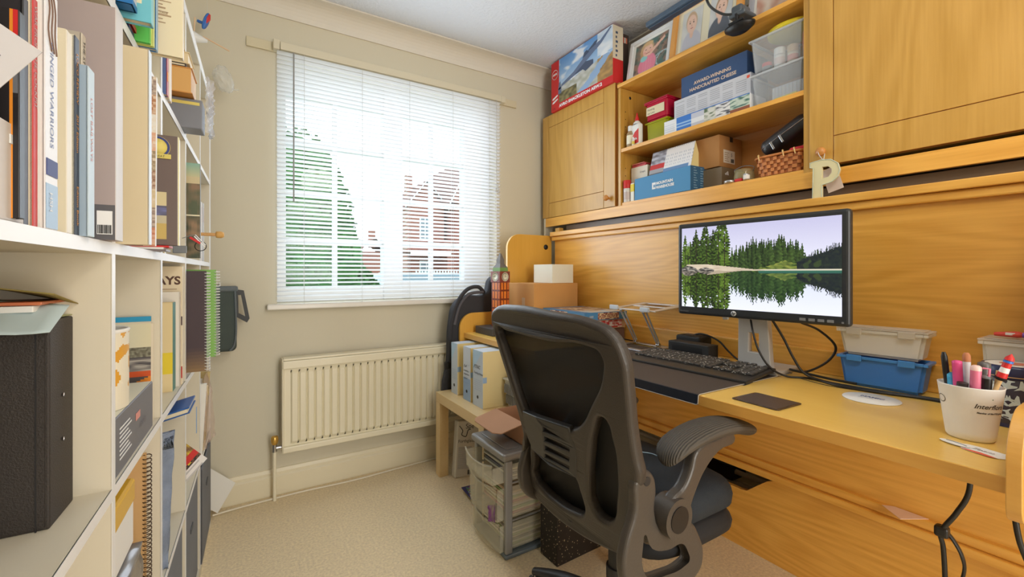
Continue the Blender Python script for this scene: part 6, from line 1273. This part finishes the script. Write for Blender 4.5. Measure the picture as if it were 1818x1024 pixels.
# ================================================================ OFFICE CHAIR
t = thing('office_chair', 'black mesh-backed office chair with one flip-up armrest raised towards the desk', 'chair', (0,0,0))
mesh_m = bpy.data.materials.new('chair_mesh'); mesh_m.use_nodes = True; nt = mesh_m.node_tree; p = nt.nodes['Principled BSDF']; p.inputs['Base Color'].default_value = (*hx(30,28,26), 1); p.inputs['Roughness'].default_value = .7; p.inputs['Alpha'].default_value = .97
tc = nt.nodes.new('ShaderNodeTexCoord'); ck = nt.nodes.new('ShaderNodeTexVoronoi'); ck.inputs['Scale'].default_value = 420; ck.inputs['Randomness'].default_value = 0
lt = nt.nodes.new('ShaderNodeMath'); lt.operation = 'GREATER_THAN'; lt.inputs[1].default_value = .30
mm_ = nt.nodes.new('ShaderNodeMath'); mm_.operation = 'MULTIPLY_ADD'; mm_.inputs[1].default_value = -.45; mm_.inputs[2].default_value = 1.0
bpm_ = nt.nodes.new('ShaderNodeBump'); bpm_.inputs['Strength'].default_value = .3; bpm_.inputs['Distance'].default_value = .001
nt.links.new(tc.outputs['Object'], ck.inputs['Vector']); nt.links.new(ck.outputs['Distance'], lt.inputs[0])
inv = nt.nodes.new('ShaderNodeMath'); inv.operation = 'SUBTRACT'; inv.inputs[0].default_value = 1; nt.links.new(lt.outputs[0], inv.inputs[1]); nt.links.new(inv.outputs[0], mm_.inputs[0]); nt.links.new(mm_.outputs[0], bpm_.inputs['Height']); nt.links.new(bpm_.outputs['Normal'], p.inputs['Normal'])
def bk_(y, z, h=0):
    """back surface of the chair: leaning plane, slightly dished; h = thickness direction (towards the sitter)"""
    c = (y-.895)/.25; x = .863-.24*z+.014*c*c-.0; return (x+h, y, z+.24*h)
outer = [(1.150,.940),(1.120,.962),(1.02,.976),(.835,.972),(.700,.962),(.650,.942),(.628,.895),(.630,.833),(.640,.735),(.641,.675),(.640,.64),(.675,.55),(.700,.47),(.730,.415),(.80,.392),(.91,.376),(1.03,.374),(1.12,.392),(1.172,.435),(1.145,.505),(1.098,.575),(1.096,.62),(1.115,.723),(1.148,.850),(1.156,.905)]
mesh_h = [(1.128,.900),(1.06,.902),(.853,.900),(.720,.906),(.690,.895),(.692,.855),(.748,.767),(.800,.705),(.835,.685),(.90,.672),(.985,.668),(1.045,.655),(1.066,.680),(1.090,.76),(1.118,.86)]
holeR = [(.716,.748),(.700,.70),(.703,.63),(.722,.55),(.748,.490),(.785,.476),(.806,.49),(.803,.56),(.780,.638),(.752,.708)]
holeC = [(1.036,.560),(.942,.555),(.862,.555),(.848,.52),(.850,.459),(.90,.438),(.97,.430),(1.045,.437),(1.082,.455),(1.064,.505)]
holeL = [(1.108,.534),(1.082,.575),(1.060,.60),(1.066,.555),(1.096,.48),(1.126,.458)]
slots = [[(.945,.664),(.842,.664),(.846,.652),(.948,.650)],[(.948,.636),(.850,.636),(.854,.624),(.951,.622)],[(.954,.608),(.858,.608),(.862,.596),(.958,.594)],[(.962,.582),(.864,.582),(.868,.572),(.966,.570)]]
w = MB(); w.shape([outer, mesh_h, holeR, holeC, holeL], .030, .011, lambda y, z, h: bk_(y, z, h), chairp, True, 4, 5)
back = w.build('back_frame', t)
me = back.data
w = MB(); w.shape([[(1.06,.67),(.97,.684),(.84,.690),(.826,.64),(.845,.556),(.95,.552),(1.04,.56),(1.07,.60)]]+slots, .018, .004, lambda y, z, h: bk_(y, z, h+.004-.020*math.cos((y-.95)*9)), mat('lumbar_plastic', (54,52,50), .4), False).build('lumbar_support', t)
b = bmesh.new(); bmesh.ops.create_grid(b, x_segments=16, y_segments=24, size=.5)
dl = []
for v in b.verts:
    zz = .40+(v.co.y+.5)*.55; u = v.co.x+.5
    # left and right bounds of the back at this height, inset
    def bound(side):
        best = None
        for i in range(len(outer)):
            p0, p1 = outer[i], outer[(i+1)%len(outer)]
            if (p0[1]-zz)*(p1[1]-zz) <= 0 and p0[1] != p1[1]:
                y = p0[0]+(p1[0]-p0[0])*(zz-p0[1])/(p1[1]-p0[1])
                best = y if best is None else (max(best, y) if side else min(best, y))
        return best
    y0, y1 = bound(0)+.008, bound(1)-.006; y = y0+(y1-y0)*u; v.co = Vector(bk_(y, zz, .013+.016*(1-((y-.9)/.26)**2)))
MB().bm(b, mesh_m, True).build('back_mesh', t)
# seat: waterfall cushion over a darker shell
def cushion(x0, x1, y0, y1, z0, z1, m, crown=.012, round_=.09, edge=.03, n=26):
    b = bmesh.new(); vs = []; cx, cy = (x0+x1)/2, (y0+y1)/2; hx_, hy_ = (x1-x0)/2, (y1-y0)/2; N_ = 56
    ringspec = [(.0, z1+crown, 0), (.5, z1+crown*.8, 0), (.82, z1+crown*.2, 0), (.93, z1-.006, 0), (.985, z1-.022, 0), (1.0, (z0+z1)/2, 0), (.985, z0+.010, 0), (.93, z0, 0), (0, z0, 0)]
    rows = []
    for k, z, _ in ringspec:
        row_ = []
        for i in range(N_):
            a = i/N_*6.283; c, s_ = math.cos(a), math.sin(a); q = (abs(c)**4+abs(s_)**4)**(-.25); x = cx+hx_*k*c*q; y = cy+hy_*k*s_*q
            droop = -.022*max(0, (x-cx)/hx_)**3
            row_.append(b.verts.new((x, y, z+droop)))
        rows.append(row_)
    for r0, r1 in zip(rows, rows[1:]):
        for i in range(N_):
            try: b.faces.new([r0[i], r0[(i+1)%N_], r1[(i+1)%N_], r1[i]])
            except ValueError: pass
    bmesh.ops.remove_doubles(b, verts=b.verts, dist=.0005); bmesh.ops.recalc_face_normals(b, faces=b.faces)
    return MB().bm(b, m, True)
cushion(.800, 1.190, .680, 1.100, .438, .512, chairf).build('seat_cushion', t)
cushion(.790, 1.182, .676, 1.104, .378, .440, mat('seat_shell', (26,26,28), .8)).build('seat_base', t)
MB().tube([(1.02,.93,.5245),(1.05,.90,.5230),(1.055,.86,.5215),(1.08,.84,.5195)], .0016, mat('seat_thread', (150,176,190), .6), 5, 4).build('seat_embroidery', t)
# mechanism, gas lift, five-star base
w = MB(); w.box(.84, 1.02, .84, 1.0, .345, .398, dblack, .012, seg=3); w.tube([(.93,.92,.35),(1.02,.76,.345),(1.02,.73,.345)], .007, dblack, 10); w.build('tilt_mechanism', t)
MB().tube([(.93,.92,.20),(.93,.92,.35)], .026, dblack, 20).tube([(.93,.92,.10),(.93,.92,.22)], .032, black, 20).build('gas_lift', t)
w = MB(); w.tube([(.93,.92,.085),(.93,.92,.135)], .048, black, 24); w.build('base_hub', t)
for k in range(5):
    a = R(38+72*k); d = Vector((math.cos(a), math.sin(a), 0)); c = Vector((.93,.92,0))
    p0, p1, p2 = c+d*.04+Vector((0,0,.115)), c+d*.18+Vector((0,0,.105)), c+d*.295+Vector((0,0,.078))
    ob = MB().tube([p0,p1,p2], [.026,.022,.014], black, 12, 4, flat=.75).build('base_arm', t)
    cc = c+d*.295; sd = Vector((-d.y, d.x, 0)); q = MB()
    for s_ in (-1, 1): q.tube([cc+sd*s_*.012+Vector((0,0,.029)), cc+sd*s_*.030+Vector((0,0,.029))], .028, dblack, 24)
    q.tube([cc+Vector((0,0,.030)), cc+Vector((0,0,.078))], .008, chrome, 12); q.box(cc.x-.014, cc.x+.014, cc.y-.014, cc.y+.014, .03, .062, black, .006); q.build('caster', ob)
w = MB(); w.tube([(.90,.92,.372),(.82,.92,.368),(.785,.92,.385),(.765,.92,.405)], .022, dblack, 12, 5, flat=.6); w.build('back_bracket', t)
# armrests: looped lower bracket, round pivot, rising arm and ribbed pad
padm = bpy.data.materials.new('ribbed_pad'); padm.use_nodes = True; nt = padm.node_tree; p = nt.nodes['Principled BSDF']; p.inputs['Base Color'].default_value = (*hx(74,68,60), 1); p.inputs['Roughness'].default_value = .7
tc = nt.nodes.new('ShaderNodeTexCoord'); wv = nt.nodes.new('ShaderNodeTexWave'); wv.bands_direction = 'Y'; wv.inputs['Scale'].default_value = 55; wv.inputs['Distortion'].default_value = .6; wv.inputs['Detail Scale'].default_value = .6
bp = nt.nodes.new('ShaderNodeBump'); bp.inputs['Strength'].default_value = .7; bp.inputs['Distance'].default_value = .002
nt.links.new(tc.outputs['Object'], wv.inputs['Vector']); nt.links.new(wv.outputs['Fac'], bp.inputs['Height']); nt.links.new(bp.outputs['Normal'], p.inputs['Normal'])
armp = mat('arm_plastic', (72,66,60), .38, bump=.1, bscale=200)
def arm(yc, side, lowered=False):
    before = set(t.children)
    q = MB()
    lo = [(.715,.632),(.742,.640),(.765,.625),(.774,.595),(.770,.545),(.790,.50),(.845,.48),(.885,.488),(.925,.445),(.940,.385),(.92,.355),(.84,.345),(.74,.362),(.688,.40),(.672,.46),(.680,.50),(.706,.56)]
    li = [(.735,.515),(.765,.475),(.81,.458),(.862,.455),(.885,.43),(.893,.395),(.87,.384),(.80,.386),(.745,.40),(.722,.43),(.720,.48)]
    q.shape([lo, li], .026, .009, lambda x, z, h: (x, yc+h, z), armp, True, 3, 5); ob = q.build('arm_bracket', t)
    MB().tube([(.742,yc-side*.016,.618),(.742,yc+side*.014,.618)], .010, black, 16).tube([(.727,yc-side*.018,.47),(.727,yc+side*.01,.47)], .004, chrome, 10).build('bolt', ob)
    q = MB(); q.tube([(.822,yc-side*.012,.522),(.822,yc+side*.034,.522)], .044, armp, 28); q.tube([(.822,yc-side*.032,.522),(.822,yc+side*.036,.522)], .029, dblack, 24); q.build('pivot', t)
    rot = Matrix.Identity(4)
    if lowered: rot = Matrix.Translation((.822,0,.522))@Matrix.Rotation(R(8), 4, 'Y')@Matrix.Translation((-.822,0,-.522))
    q = MB(); up_ = [(.795,.535),(.812,.565),(.848,.582),(.872,.61),(.895,.655),(.96,.668),(1.05,.655),(.98,.634),(.925,.60),(.895,.565),(.86,.515),(.83,.50),(.80,.51)]
    q.shape([up_], .030, .009, lambda x, z, h: tuple(rot@Vector((x, yc+side*.012+h, z))), armp, True, 3, 5); q.build('arm_support', t)
    b = bmesh.new(); top = [(.818,.646,.022),(.832,.668,.040),(.88,.686,.044),(.96,.697,.046),(1.04,.694,.047),(1.09,.684,.046),(1.125,.672,.043),(1.142,.664,.030)]
    rows = []
    for x, z, hw in top:
        th = .026 if .83 < x < 1.14 else .018; row_ = []
        for k in range(20):
            a = k/20*6.283; c, s_ = math.cos(a), math.sin(a); row_.append(b.verts.new(rot@Vector((x, yc-side*.004+hw*c, z-.008+(th*.55 if s_ > 0 else th)*s_))))
        rows.append(row_)
    for r0, r1 in zip(rows, rows[1:]):
        for k in range(20): b.faces.new([r0[k], r1[k], r1[(k+1)%20], r0[(k+1)%20]])
    b.faces.new(rows[0]); b.faces.new(rows[-1][::-1]); bmesh.ops.recalc_face_normals(b, faces=b.faces)
    o2 = MB().bm(b, padm, True).build('armrest_pad', t); sbm = o2.modifiers.new('smooth', 'SUBSURF'); sbm.levels = sbm.render_levels = 1
    if lowered:
        for c_ in set(t.children)-before: c_.location.x += .045
arm(.660, -1); arm(1.118, 1, True)
